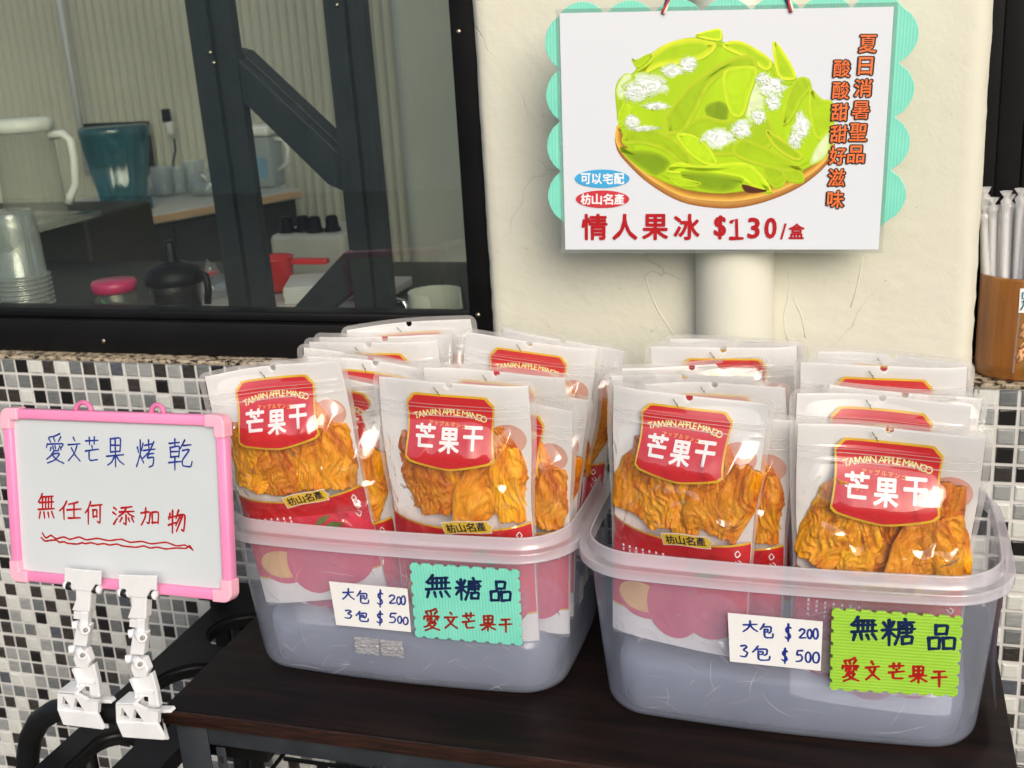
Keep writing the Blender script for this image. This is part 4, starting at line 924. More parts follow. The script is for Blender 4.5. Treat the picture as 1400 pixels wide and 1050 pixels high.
# tricolour cord up to a nail
cdm = [mat('cord_red', (.5,.03,.03), .6), mat('cord_white', (.7,.68,.62), .6), mat('cord_blue', (.02,.04,.22), .6)]
cdo = MB(); nail = Vector((pc.x+.0, -.078, .66))
for ex, ey in ((907, 14), (1083, 11)):
    u_, v_ = pp.px(ex, ey); E0 = pp.mat() @ Vector((u_, -.0022, v_-.004)); d_ = (nail-E0); L_ = d_.length; dn = d_.normalized(); s1 = dn.cross(Vector((0,1,0))).normalized(); s2 = dn.cross(s1)
    for k in range(3):
        cdo.tube([E0+dn*L_*i/60+(s1*math.cos(i*.55+k*2.094)+s2*math.sin(i*.55+k*2.094))*.0016 for i in range(61)], .0014, 6, k)
inv = pp.mat().inverted(); cdo.v = [tuple(inv @ Vector(v)) for v in cdo.v]
cdo.build('hanging_cord', cdm, po)

hk = MB(); hk.tube([nail+Vector((0, .012, 0)), nail+Vector((0, -.004, 0)), nail+Vector((0, -.006, .004))], .0022, 8)
tag(hk.build('wall_hook', MT['screw']), 'small metal hook in the pipe holding the poster cord', 'hook')
# ------------------------------------------------------------------ table
TZ = -.275; tx0, tx1, ty0, ty1 = .523, 1.4515, -.468, -.045
tb_ = thing('table', 'low dark brown table with black angle steel legs', 'table', (0,0,0))
MB().bbox(tx0, tx1, ty0, ty1, TZ-.019, TZ, .0012).build('table_top', MT['wood'], tb_)
MB().bbox(tx0+.0002, tx1-.0002, ty0-.0022, ty0-.0001, TZ-.0186, TZ-.0006, .0006).build('front_edge', MT['lip'], tb_)
fr = MB(); fr.bbox(tx0+.012, tx1-.012, ty0+.010, ty0+.0125, TZ-.048, TZ-.0195, .0006); fr.bbox(tx0+.012, tx1-.012, ty1-.0125, ty1-.010, TZ-.048, TZ-.0195, .0006)
fr.bbox(tx0+.012, tx0+.0145, ty0+.0130, ty1-.013, TZ-.048, TZ-.0195, .0006); fr.bbox(tx1-.0145, tx1-.012, ty0+.013, ty1-.013, TZ-.048, TZ-.0195, .0006)
fr.build('apron', MT['angle_steel'], tb_)
def leg(x, y, sx, sy):
    b = MB(); b.bbox(min(x, x+sx*.040), max(x, x+sx*.040), y-.0012, y+.0012, GZ, TZ-.0195, .0005)
    xa = x+sx*.0013; b.bbox(xa-.0012, xa+.0012, min(y+sy*.0014, y+sy*.038), max(y+sy*.0014, y+sy*.038), GZ, TZ-.0195, .0005)
    # second slotted angle
    b.bbox(min(x+sx*.046, x+sx*.058), max(x+sx*.046, x+sx*.058), y+sy*.004-.001, y+sy*.004+.001, GZ, TZ-.052, .0005)
    for k in range(12):
        z = TZ-.068-k*.045; b.lathe([(0,0),(.0032,0)], (x+sx*.052, y+sy*.004-.0012*sy, z), 14, 1, mat=Matrix.Rotation(math.pi/2*sy, 4, 'X') @ Matrix.Scale(1.7, 4, (0,1,0)))
    return b
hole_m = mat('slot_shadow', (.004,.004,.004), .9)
for x, y, sx, sy in ((tx0+.010, ty0+.0085, 1, 1), (tx1-.010, ty0+.0085, -1, 1), (tx0+.010, ty1-.0085, 1, -1), (tx1-.010, ty1-.0085, -1, -1)):
    leg(x, y, sx, sy).build('leg', [MT['angle_steel'], hole_m], tb_)
sh = MB(); 
for k in range(7): sh.tube([(tx0+.03, ty0+.05+k*.05, TZ-.20), (tx1-.03, ty0+.05+k*.05, TZ-.20)], .003, 8)
for x in (tx0+.02, .82, 1.15, tx1-.02): sh.tube([(x, ty0+.02, TZ-.2055), (x, ty1-.02, TZ-.2055)], .003, 8)
sh.build('wire_shelf', MT['black_plastic'], tb_)

# ------------------------------------------------------------------ tubs
def rrect(hx, hy, r, bow, n=10, m=14):
    """rounded rectangle outline with slightly bowed sides, counter-clockwise from above"""
    pts = []
    for cx, cy_, a0 in ((hx-r, hy-r, 0), (-hx+r, hy-r, 90), (-hx+r, -hy+r, 180), (hx-r, -hy+r, 270)):
        for i in range(n+1):
            a = math.radians(a0+90*i/n); pts.append((cx+r*math.cos(a), cy_+r*math.sin(a)))
    # subdivide the straight runs
    out = []; k = len(pts)
    for i in range(k):
        a, b2 = pts[i], pts[(i+1) % k]; out.append(a)
        if math.hypot(a[0]-b2[0], a[1]-b2[1]) > .06:
            for j in range(1, m): out.append((a[0]+(b2[0]-a[0])*j/m, a[1]+(b2[1]-a[1])*j/m))
    res = []
    for x, y in out:
        fx, fy = max(0, 1-(x/hx)**2), max(0, 1-(y/hy)**2)
        res.append((x+math.copysign(bow*.5*fy, x)*(1 if abs(x) > hx*.5 else 0), y+math.copysign(bow*fx, y)*(1 if abs(y) > hy*.3 else 0)))
    return res
TUBH = .2075
def loft(secs, close_bottom=False):
    b = MB(); vs = []; n = None
    for hx, hy, r, bow, z in secs:
        p = rrect(hx, hy, r, bow); n = len(p); vs += [(x, y, z) for x, y in p]
    fs = []
    for j in range(len(secs)-1):
        for i in range(n): fs.append((j*n+i, j*n+(i+1) % n, (j+1)*n+(i+1) % n, (j+1)*n+i))
    if close_bottom: fs.append(tuple(range(n))[::-1])
    b.add(vs, fs, 0, True); return b
def S(d, z, t):   # wall section: d outwards offset, t 0..1 up the wall
    return (.193+.013*t+d, .1155+.0105*t+d, .046+.004*t+max(d, -.03), .010, z)
zr = .184
MT['scratch'] = thin('scuffed_plastic', (1,1,1), .30, (.95,.95,1.0), .4, .3, transl=.1)
def scratches(b, seed):
    r_ = random.Random(seed)
    for k in range(46):
        x, z = r_.uniform(-.17, .17), r_.uniform(.012, .165) if k % 3 else r_.uniform(.012, .06); a = r_.gauss(.1, .7); L_ = r_.uniform(.008, .05); cv = r_.uniform(-12, 12); wd = r_.uniform(.00012, .00032); vs = []
        for i in range(9):
            d = L_*(i/8-.5); an = a+cv*d; X, Z = x+d*math.cos(an), z+d*math.sin(an)
            if abs(X) > .185 or Z < .008 or Z > .178: continue
            tt = max(0, min(1, (Z-.02)/.162)); hx = .193+.013*tt; Y = -(.1155+.0105*tt)-.010*max(0, 1-(X/hx)**2)-.0007
            if abs(X) > hx-.05: continue
            w_ = wd*math.sin(math.pi*(i+.6)/9.2); vs += [(X+w_*math.sin(an), Y, Z-w_*math.cos(an)), (X-w_*math.sin(an), Y, Z+w_*math.cos(an))]
        n_ = len(vs)//2
        if n_ > 2: b.add(vs, [(2*i, 2*i+2, 2*i+3, 2*i+1) for i in range(n_-1)], 1, True)
def make_tub(label, x, y, seed):
    t = thing('storage_tub', label, 'tub', (x, y, TZ+.0008))
    body = [S(-.022, .0, 0), S(-.011, .0012, 0), S(-.004, .005, 0), S(-.0008, .012, 0), S(0, .02, 0), S(0, .07, .35), S(0, .12, .65), S(0, zr-.002, 1)]
    tb2 = loft(body, True); scratches(tb2, seed); tb2.build('tub_body', [MT['tub'], MT['scratch']], t)
    bands = [[S(.0004, zr-.0012, 1), S(.0100, zr-.0006, 1)], [S(.0100, zr-.0006, 1), S(.0104, zr-.0040, 1), S(.0116, zr-.0042, 1), S(.0122, zr-.003, 1)], [S(.0122, zr-.003, 1), S(.0126, zr+.0060, 1), S(.0122, zr+.0074, 1), S(.0112, zr+.0080, 1)],
             [S(.0112, zr+.0080, 1), S(.0026, zr+.0076, 1)], [S(.0026, zr+.0076, 1), S(.0014, zr+.0090, 1), S(.0008, zr+.0205, 1)], [S(.0008, zr+.0205, 1), S(.0002, zr+.0216, 1), S(-.0012, zr+.0218, 1), S(-.0018, zr+.0208, 1)], [S(-.0018, zr+.0208, 1), S(-.0022, zr+.0090, 1), S(-.0026, zr+.0060, 1)]]
    rb = MB()
    for bd in bands:
        k_ = loft(bd); rb.add(k_.v, k_.f, 0, True)
    rb.build('tub_rim', MT['tub_rim'], t)
    return t
LX, LY, RX, RY = .7785, -.2475, 1.2205, -.262
tub_a = make_tub('frosted plastic tub of mango bags, the left one behind the teal sign', LX, LY, 3)
tub_b = make_tub('frosted plastic tub of mango bags, the right one behind the lime green sign', RX, RY, 8)
def inner(x, y, lb):
    sec = [S(-.020, .004, 0), S(-.014, .006, 0), S(-.013, .045, 0), S(-.015, .060, 0), S(-.022, .066, 0), S(-.034, .0672, 0)]
    b = loft(sec); n = len(rrect(.1,.1,.03,.0)); k = len(b.v)//6
    b.f.append(tuple(5*k+i for i in range(k))); b.m.append(0); b.sm.append(False)
    o = b.build('support_box', MT['box_clear']); o.location = (x, y, TZ+.001); tag(o, lb, 'box')
inner(LX, LY, 'clear upside down box under the bags inside the left tub')
inner(RX, RY, 'clear upside down box under the bags inside the right tub')

# ------------------------------------------------------------------ mango bags
BW, BH = .180, .304
def sstep(a, b2, x):
    t = max(0, min(1, (x-a)/(b2-a))); return t*t*(3-2*t)
def puff(x, z, seed=0):
    """how far the film bulges to the front at (x, z); z measured up from the bag's bottom"""
    v = BH-z; u = abs(x)/(BW/2-.007)
    side = max(0, 1-u**3.2); prof = sstep(.030, .085, v)*(1-.72*sstep(.13, .20, v))
    top = .0030*max(0, 1-u**8)
    return -(.0012+top*sstep(.004,.03,v)+.0215*side*prof)
def film_fn(seed):
    o = Vector((seed*7.3, seed*1.7, 0))
    def f(x, z):
        v = BH-z; u = abs(x)/(BW/2-.007)
        if u >= 1: return -.0012
        body = sstep(.035, .07, v)*max(0, 1-u**6)
        a1 = noise.noise(Vector((x*14, z*9, 1))+o); n1 = noise.noise(Vector((x*26+a1*1.2, z*15+a1, 0))+o)
        n2 = noise.noise(Vector((x*46+n1*1.8+z*14, z*26-x*10, 3))+o); n3 = noise.noise(Vector((x*85+n2*2.2, z*50+n1*2, 7))+o)
        rg1 = (1-abs(n1))**6; rg2 = (1-abs(n2))**5; edge = sstep(.30, .85, u); low = sstep(.06, .11, v)
        wr = .0046*n1*low+.0066*(rg1-.3)*(.3+.7*edge)+.0050*(rg2-.3)*(.3+.7*edge)*low+.0013*n3*(.25+.75*edge)
        zipb = .0011*(math.exp(-((v-.0265)/.0011)**2)+math.exp(-((v-.0305)/.0011)**2)+.8*math.exp(-((v-.0385)/.0013)**2))
        return min(puff(x, z)-.0016, puff(x, z)-.0036*max(0,1-u**8)-wr*body-zipb)
    return f
def grid(mb, x0f, x1f, z0f, z1f, nx, nz, fn, dy, mi):
    """curved patch: columns s in 0..1, rows t in 0..1"""
    vs = []; fs = []
    for j in range(nz+1):
        for i in range(nx+1):
            s_, t_ = i/nx, j/nz; x = x0f(t_)+(x1f(t_)-x0f(t_))*s_; z = z0f(s_)+(z1f(s_)-z0f(s_))*t_
            vs.append((x, fn(x, z)+dy, z))
    for j in range(nz):
        for i in range(nx): a = j*(nx+1)+i; fs.append((a, a+1, a+nx+2, a+nx+1))
    mb.add(vs, fs, mi, True)
def slice_mesh(seed, L_, W2, thick):
    r_ = random.Random(seed); o = Vector((seed*3.1, seed*5.7, seed)); nu, nv = 42, 48; vs = []; fs = []
    fold = r_.uniform(-.5, .5); curl = r_.uniform(-.35, .35)
    def surf(u, v, side):
        edge = math.sqrt(max(0, 1-abs(u)**2.6)); wv = W2*(.55+.45*math.sin(math.pi*min(1, max(0, .12+.80*v)))**.8)*(1+.16*noise.noise(Vector((v*4, 1, 0))+o))
        x = u*wv; z = (v-.5)*L_+.004*noise.noise(Vector((u*2.5, v*2, 5))+o)
        base = .010*fold*u*abs(u)+.012*curl*(v-.5)**2*4+.0065*noise.noise(Vector((u*1.3, v*2.2, 9))+o)
        q = 2.4*noise.noise(Vector((u*1.1, v*2.6, 2))+o); n1 = noise.noise(Vector((u*2.6+1.1*q, v*1.9, 0))+o)
        n2 = noise.noise(Vector((u*7.5+2.2*q+1.0*n1, v*3.2, 4))+o); n3 = noise.noise(Vector((u*20+2.8*q+1.5*n2, v*7.5, 8))+o)
        rid = (1-abs(n1))**3*.0056+(1-abs(n2))**3*.0034+(1-abs(n3))**3*.0019
        y = base-(thick*.5+rid)*edge if side else base+thick*.5*edge
        return (x, y, z)
    for side in (1, 0):
        for j in range(nv+1):
            for i in range(nu+1): vs.append(surf(-1+2*i/nu, j/nv, side))
    k = (nu+1)*(nv+1)
    for j in range(nv):
        for i in range(nu):
            a = j*(nu+1)+i; fs.append((a, a+1, a+nu+2, a+nu+1)); fs.append((k+a+1, k+a, k+a+nu+1, k+a+nu+2))
    for i in range(nu):
        fs.append((i+1, i, k+i, k+i+1)); a = nv*(nu+1)+i; fs.append((a, a+1, k+a+1, k+a))
    return vs, fs
SL = []
for sd_ in range(9):
    vs, fs = slice_mesh(sd_+1, .080+.008*math.sin(sd_*1.7), .0245+.0045*math.cos(sd_*2), .0032); SL.append(MB().add(vs, fs, 0, True))
SLM = []
for b in SL:
    me = bpy.data.meshes.new('dried_mango_slice'); me.from_pydata(b.v, [], b.f); me.materials.append(MT['fruit']); me.polygons.foreach_set('use_smooth', [True]*len(b.f)); me.update(); SLM.append(me)
def make_bag(seed, full=True):
    """one bag standing on its own bottom edge, front towards -y"""
    t = thing('mango_bag', 'bag', 'bag', (0,0,0), 'bags of dried mango in the tubs')
    b = MB(); hw = BW/2; r = .010; hole = [(.0+.0038*math.cos(a), BH-.0075+.0038*math.sin(a)) for a in [2*math.pi*i/16 for i in range(16)]]
    # white backing sheet, with the hang hole
    ins = .0072
    xs_ = sorted(set([round(-hw+ins+(2*hw-2*ins)*k/30, 5) for k in range(31)]+[round(.0011*k, 5) for k in range(-6, 7)])); zs_ = sorted(set([round(.004+(BH-.0095)*k/50, 5) for k in range(51)]+[round(BH-.0055-.0011*k, 5) for k in range(0, 9)]))
    hx, hz, hr = 0.0, BH-.0075, .0038; nxx = len(xs_); dead = set(); vs = [[x, .0016, z] for z in zs_ for x in xs_]
    fs = []
    for a_ in range(len(zs_)-1):
        for c_ in range(nxx-1):
            xm, zm = (xs_[c_]+xs_[c_+1])/2, (zs_[a_]+zs_[a_+1])/2
            if math.hypot(xm-hx, zm-hz) < hr: dead.add((a_, c_)); continue
            k_ = a_*nxx+c_; fs.append((k_, k_+1, k_+nxx+1, k_+nxx))
    rim_ = set()
    for a_, c_ in dead:
        for k_ in (a_*nxx+c_, a_*nxx+c_+1, (a_+1)*nxx+c_, (a_+1)*nxx+c_+1): rim_.add(k_)
    for k_ in rim_:
        dx, dz = vs[k_][0]-hx, vs[k_][2]-hz; L_ = math.hypot(dx, dz)
        if L_ > .0015 and vs[k_][2] < BH-.0056: vs[k_][0] = hx+dx/L_*hr; vs[k_][2] = min(BH-.0055, hz+dz/L_*hr)
    b.add(vs, fs, 0, True)
    b.build('backing', MT['back'], t)
    # sealed clear edge all round
    def rr(d):
        q = []
        for cx, cz, a0 in ((hw-r, BH-r, 0), (-hw+r, BH-r, 90), (-hw+r, r*.3, 180), (hw-r, r*.3, 270)):
            rad = (r if cz > .1 else r*.3)
            for i in range(5):
                a = math.radians(a0+22.5*i); q.append((cx+(rad-d)*math.cos(a), cz+(rad-d)*math.sin(a)))
        return q
    def dense(L_):
        q = []
        for k in range(len(L_)):
            a_, c_ = L_[k], L_[(k+1) % len(L_)]; n_ = max(1, int(math.hypot(a_[0]-c_[0], a_[1]-c_[1])/.006))
            q += [(a_[0]+(c_[0]-a_[0])*i/n_, a_[1]+(c_[1]-a_[1])*i/n_) for i in range(n_)]
        return q
    e = MB(); outl = dense(rr(0)); inn = [(max(-hw+ins-.0004, min(hw-ins+.0004, x)), max(.0036, min(BH-.0052, z))) for x, z in outl]
    vs = [(x, .0005+.0008*noise.noise(Vector((x*60, z*60, seed))), z) for x, z in outl]+[(x, .0004, z) for x, z in inn]; n = len(outl)
    e.add(vs, [(i, (i+1) % n, n+(i+1) % n, n+i) for i in range(n)], 0, True); e.build('sealed_edge', MT['film_edge'], t)
    # clear front film
    fn = film_fn(seed); fb = MB(); nx, nz = 88, 140; vs = []; fs = []
    for j in range(nz+1):
        for i in range(nx+1):
            x = (-1+2*i/nx)*(hw-.0065); z = .003+(BH-.0085)*j/nz; vs.append((x, fn(x, z), z))
    for j in range(nz):
        for i in range(nx):
            x = (-1+2*(i+.5)/nx)*(hw-.0065); z = .003+(BH-.0085)*(j+.5)/nz
            if math.hypot(x, z-(BH-.0075)) < .0036: continue
            a = j*(nx+1)+i; fs.append((a, a+1, a+nx+2, a+nx+1))
    fb.add(vs, fs, 0, True); fb.build('front_film', MT['film'], t)
    zb_ = MB()
    for v_, h_ in ((.0262, .0010), (.0300, .0010), (.0378, .0014)):
        z0_, z1_ = BH-v_-h_, BH-v_; grid(zb_, lambda q: -hw+.0075, lambda q: hw-.0075, lambda s_, a=z0_: a, lambda s_, a=z1_: a, 40, 2, fn, -.0006, 0)
    zb_.build('zip_seal', MT['film_edge'], t)
    # printed badge
    lb = MB(); zt, zb, hb = BH-.0195, BH-.083, .0475
    def hwf(g): return lambda q: (hb+g)*(1-.055*math.sin(math.pi*min(1, q*1.0)))*(1 if q < .9 else 1-.10*((q-.9)/.1)**2)
    def top(g): return lambda s_: zt+g-.005*max(0, (abs(2*s_-1)-.86)/.14)**2.2
    def bot(g): return lambda s_: zb-g-.0085*(1-abs(2*s_-1)**1.3)+.003*max(0, (abs(2*s_-1)-.88)/.12)**2
    for g, dy, mi in ((.0022, .0003, 1), (0, .0, 0)):
        h = hwf(g); grid(lb, lambda q, h=h: -h(1-q) if False else -h(q), lambda q, h=h: h(q), bot(g), top(g), 22, 16, puff, -dy*0-(.0002 if mi == 1 else .0005), mi)
    def arc(s, cz, size, rise, mi, bold, wid):
        n = len(s)
        adv = [text_geo(c, 1, bold)[0][:, 0].ptp()+.09 if c != ' ' and len(text_geo(c, 1, bold)[0]) else .30 for c in s] if False else None
        ws = []
        for c in s:
            g_ = text_geo(c, 1.0, bold)[0]; ws.append((float(g_[:, 0].max()-g_[:, 0].min())+.14) if len(g_) else .42)
        tot = sum(ws); x = -tot/2; k = wid/tot
        for c, w_ in zip(s, ws):
            xc = (x+w_/2)*k; x += w_
            if c == ' ': continue
            u_ = xc/(wid/2); put_text(lb, c, xc, cz+rise*(1-u_*u_), size, -.0009, mi, bold, -math.atan(2*rise*u_/(wid/2)), k/size if False else 1.0, puff, None)
    arc('TAIWAN APPLE MANGO', BH-.0415, .0093, .0062, 3, .02, .079)
    ks = 'アップルマンゴー'
    for i, c in enumerate(ks): put_text(lb, c, -.0205+i*.0060, BH-.0462-.0010*((i-3.5)/3.5)**2-.0004*i, .0050 if c != 'ッ' else .0044, -.0009, 4, .012, -.05, 1, puff)
    for c, cx, cz, f in (('芒', -.0262, BH-.0590, (.0228, .0225)), ('果', .0005, BH-.0630, (.0225, .0245)), ('干', .0262, BH-.0600, (.0215, .0240))):
        put_text(lb, c, cx, cz, .024, -.0009, 2, .030, 0, 1, puff, f)
    stroke(lb, [(-.0155, BH-.0100), (-.012, BH-.0150), (-.0098, BH-.0185)], .0009, puff(0, BH-.014)-.0012, 5)
    stroke(lb, [(-.0112, BH-.0145), (-.0108, BH-.0175)], .0008, puff(0, BH-.014)-.0012, 5)
    lb.build('badge_label', [MT['label_red'], MT['gold'], MT['white_print'], MT['cream_print'], MT['orange_print'], MT['stem_print']], t)
    # lower printed part: red band, mango picture, white strip
    lo = MB(); xw = hw-.0075
    zband = lambda s_: BH-.153-.010*math.sin(math.pi*(s_*.9+.05))*(1.0)-.004*s_
    zred = lambda s_: BH-.262-.004*math.sin(3*s_)
    grid(lo, lambda q: -xw, lambda q: xw, lambda s_: .006, lambda s_: zred(s_), 24, 8, puff, -.0001, 2)
    zmid = lambda s_: BH-.186
    grid(lo, lambda q: -xw, lambda q: xw, zmid, zband, 24, 6, puff, -.0001, 0); grid(lo, lambda q: -xw, lambda q: xw, zred, zmid, 24, 8, puff, -.0001, 8)
    grid(lo, lambda q: -xw, lambda q: xw, zband, lambda s_: zband(s_)+.0026, 24, 2, puff, -.0002, 1)
    grid(lo, lambda q: -xw, lambda q: xw, lambda s_: zred(s_)-.002, lambda s_: zred(s_), 24, 2, puff, -.0003, 1)
    def disc(cx, cz, rx, rz, mi, dy, rot=0.0):
        vs = [(cx, puff(cx, cz)-dy, cz)]; fs = []; n = 28
        for ring in (.5, 1):
            for i in range(n):
                a = 2*math.pi*i/n; x, z = rx*ring*math.cos(a), rz*ring*math.sin(a); X, Z = cx+x*math.cos(rot)-z*math.sin(rot), cz+x*math.sin(rot)+z*math.cos(rot)
                X = max(-xw, min(xw, X)); vs.append((X, puff(X, Z)-dy, Z))
        for i in range(n): fs.append((0, 1+i, 1+(i+1) % n)); fs.append((1+i, 1+n+i, 1+n+(i+1) % n, 1+(i+1) % n))
        lo.add(vs, fs, mi, True)
    disc(-.042, BH-.250, .032, .022, 3, .0006, -.1); disc(-.044, BH-.246, .029, .018, 5, .0008, -.1)
    disc(.044, BH-.252, .034, .028, 3, .0009, .3); disc(-.002, BH-.248, .034, .040, 3, .0012, .1)
    for pts in ([(.020, BH-.205), (.034, BH-.196), (.052, BH-.200), (.036, BH-.207)], [(.012, BH-.200), (.020, BH-.190), (.036, BH-.186), (.026, BH-.197)]):
        lo.add([(x, puff(x, z)-.0016, z) for x, z in pts], [(0, 1, 2, 3)], 6)
    for k in range(7):
        for q in range(3 if k % 2 else 4):
            x = -.068+k*.0085; z = BH-.186-q*.0052; lo.add([(x+a, puff(x, z)-.0008, z+c) for a, c in ((-.0011, -.0016), (.0011, -.0016), (.0011, .0016), (-.0011, .0016))], [(0, 1, 2, 3)], 7)
    stroke(lo, [(.066,BH-.168),(.069,BH-.174),(.073,BH-.170),(.070,BH-.166),(.067,BH-.170)], .0013, puff(.069,BH-.17)-.0009, 7)
    stroke(lo, [(.068,BH-.180),(.072,BH-.184),(.0745,BH-.180),(.071,BH-.178)], .0013, puff(.07,BH-.18)-.0009, 7)
    stroke(lo, [(.067,BH-.190),(.071,BH-.195),(.0745,BH-.190),(.070,BH-.187)], .0013, puff(.07,BH-.19)-.0009, 7)
    lo.build('lower_print', [MT['label_red'], MT['gold'], MT['white_print'], MT['mango_purple'], MT['mango_pink'], MT['mango_cut'], MT['leaf'], MT['white_print'], MT['red_lightened']], t)
    # yellow ribbon with the place name
    rb_ = MB(); ca, sa = math.cos(.13), math.sin(.13); cx, cz = .012, BH-.160
    def rib(s_, t_): 
        x = -.0275+.055*s_+(.004 if s_ > .99 and .3 < t_ < .7 else 0); z = -.0075+.015*t_+.0012*math.sin(5*s_); return cx+x*ca-z*sa, cz+x*sa+z*ca
    for g, dy, mi in ((.0011, .0010, 1), (0, .0013, 0)):
        vs = []; fs = []
        for j in range(5):
            for i in range(15):
                x, z = rib(i/14, j/4); kx = (1 if i == 14 else -1 if i == 0 else 0); kz = (1 if j == 4 else -1 if j == 0 else 0)
                x += g*kx; z += g*kz; vs.append((x, puff(x, z)-dy, z))
        for j in range(4):
            for i in range(14): a = j*15+i; fs.append((a, a+1, a+16, a+15))
        rb_.add(vs, fs, mi, True)
    for i, c in enumerate('枋山名產'):
        x, z = -.0182+i*.0122, .0005; put_text(rb_, c, cx+x*ca-z*sa, cz+x*sa+z*ca, .0115, -.0017, 2, .028, .13, 1, puff, (.0112, .0122))
    rb_.build('name_ribbon', [MT['ribbon'], MT['white_print'], MT['black_print']], t)
    # pink mango printed on the backing at the right
    pk = MB(); vs = [(.058+.020*math.cos(a), .0008, BH-.066+.017*math.sin(a)) for a in [2*math.pi*i/24 for i in range(24)]]; pk.add(vs, [tuple(range(24))[::-1]], 0); pk.build('back_print', MT['mango_pink'], t)
    for ch in t.children:                      # a filled bag pulls in at the sides
        for v in ch.data.vertices:
            x, z = v.co.x, v.co.z; tp = sstep(.225, BH, z); v.co.x *= 1-.065*sstep(.04, .16, BH-z)+.010*noise.noise(Vector((seed*3.7, z*16, x*4)))
            v.co.y += tp*(.0075*math.sin(x*(17+3*seed)+seed*2.1)+.006*noise.noise(Vector((x*14, seed, 2)))-.004*(-1)**seed)+.004*math.sin(z*14+seed)*sstep(.06, .2, z)
            v.co.z += .0018*tp*math.sin(x*22+seed*1.3)
    # fruit
    if full:
        r_ = random.Random(seed*31)
        lay_ = [(-.045,-.104,.06,0),(.046,-.103,-.05,0),(.001,-.106,0,0),(-.050,-.124,.18,1),(.050,-.121,-.16,1),(.002,-.128,.10,1),(-.026,-.130,-.12,2),(.028,-.131,.14,2),(.060,-.128,.05,2)]
        for k, (x, v, ro, ly) in enumerate(lay_):
            o = bpy.data.objects.new('dried_mango_slice', SLM[(k+seed*3) % 9]); COL.objects.link(o); o.parent = t
            x += r_.uniform(-.005, .005); z = BH+v+.012+r_.uniform(-.004, .004); pf = puff(x, z)
            yy = pf*.18 if ly == 0 else (pf*.38+.001 if ly == 1 else pf*.58+.002)
            o.location = (x*.97, min(-.004, yy+.0035), z); o.rotation_euler = (r_.uniform(-.08,.08)*(0 if ly == 0 else 1), ro+r_.uniform(-.30,.30), (r_.uniform(-.25,.25) if ly else 0)+x*4)
            s_ = r_.uniform(.86, 1.05); o.scale = (s_, .72, s_*.98)
    return t
protos = [make_bag(s_) for s_ in (1, 2, 3, 4)]
used = [False]*4
def place(TLp, TRp, Y, label, proto, yawsgn=1, lean=3.0, xr=0.0):
    a, c = at(TLp[0], TLp[1], Y), at(TRp[0], TRp[1], Y); mid = (a+c)/2; wd = (c-a).length; roll = math.atan2(c.z-a.z, c.x-a.x)+math.radians(xr)
    ratio = wd/BW; yaw = math.acos(max(.988, min(1, ratio)))*yawsgn; s_ = max(.93, min(1.05, ratio/math.cos(yaw)))
    Rm = Matrix.Rotation(yaw, 4, 'Z') @ Matrix.Rotation(-math.radians(lean), 4, 'X') @ Matrix.Rotation(-roll, 4, 'Y')
    top_ = Rm @ Vector((0, 0, BH*s_)); m = Matrix.Translation(mid-top_) @ Rm @ Matrix.Scale(s_, 4)
    if not used[proto]: o = protos[proto]; used[proto] = True
    else: o = dup(protos[proto])
    o.matrix_world = m; o['label'] = label; return o
place((275,500),(466,496), -0.350, 'front mango bag at the far left, its top left corner over the pink whiteboard', 0, 1, lean=-2, xr=3.5)
place((502,513),(738,514), -0.346, 'front mango bag standing square in the middle of the left tub', 1, 1, lean=-0.5, xr=-1.5)
place((826,526),(1058,546), -0.356, 'front mango bag on the left of the right tub, tilted down to the right', 2, -1, lean=-0.5, xr=0)
place((1080,578),(1362,580), -0.353, 'front mango bag on the right of the right tub, lowest and widest of all', 3, 1, lean=-0.5, xr=-4)
place((328,538),(520,532), -0.314, 'mango bag right behind the far left front bag, half its badge showing', 2, 1, lean=-1, xr=1)
place((366,490),(560,522), -0.288, 'mango bag sloping down right behind the far left bag, red in its hole', 1, 1, lean=0, xr=0)
place((418,477),(608,507), -0.262, 'second sloping mango bag of the left pile, grey hole over a badge edge', 0, 1, lean=0, xr=0)
place((409,467),(602,499), -0.236, 'sloping mango bag of the left pile whose punched hole shows red', 3, 1, lean=0, xr=0)
place((411,464),(607,456), -0.210, 'level white topped mango bag at the rear of the left pile, pale punched hole', 1, 1, lean=1, xr=0)
place((426,457),(620,453), -0.185, 'mango bag nearly hidden between the rear two bags of the left pile', 2, 1, lean=1, xr=0)
place((470,443),(646,433), -0.160, 'rearmost and highest mango bag of the left tub, black punched hole against the window', 0, 1, lean=1, xr=0)
place((572,498),(784,506), -0.284, 'mango bag directly behind the square middle bag, red showing through its hole', 3, 1, lean=0, xr=-2)
place((600,541),(793,546), -0.312, 'low mango bag whose right side sticks out beside the square middle bag', 0, -1, lean=0, xr=-3)
place((622,529),(808,533), -0.256, 'mango bag just behind the low one, at the right of the left tub', 2, -1, lean=0, xr=-5)
place((637,454),(818,465), -0.228, 'rear mango bag under the plaster wall with badge and arched lettering', 1, 1, lean=0, xr=-5)
place((650,479),(832,489), -0.200, 'mango bag showing only its right side strip, rear right of the left tub', 3, -1, lean=0, xr=-7)
place((680,458),(856,463), -0.170, 'rear right corner mango bag of the left tub, touching the wall side', 2, -1, lean=0, xr=-7)
place((880,548),(1092,560), -0.318, 'mango bag half hidden behind the tilted front bag, its clear right edge showing', 1, -1, lean=0, xr=0)
place((868,524),(1084,518), -0.290, 'mango bag with a red hole behind the tilted front bag, right tub', 0, -1, lean=0, xr=0)
place((824,511),(1044,502), -0.262, 'mango bag with its left corner out beside the tilted front bag, grey hole', 3, -1, lean=0, xr=0)
place((845,496),(1050,494), -0.236, 'mango bag hidden up to its top strip, third from the rear of the right tub', 2, 1, lean=0, xr=0)
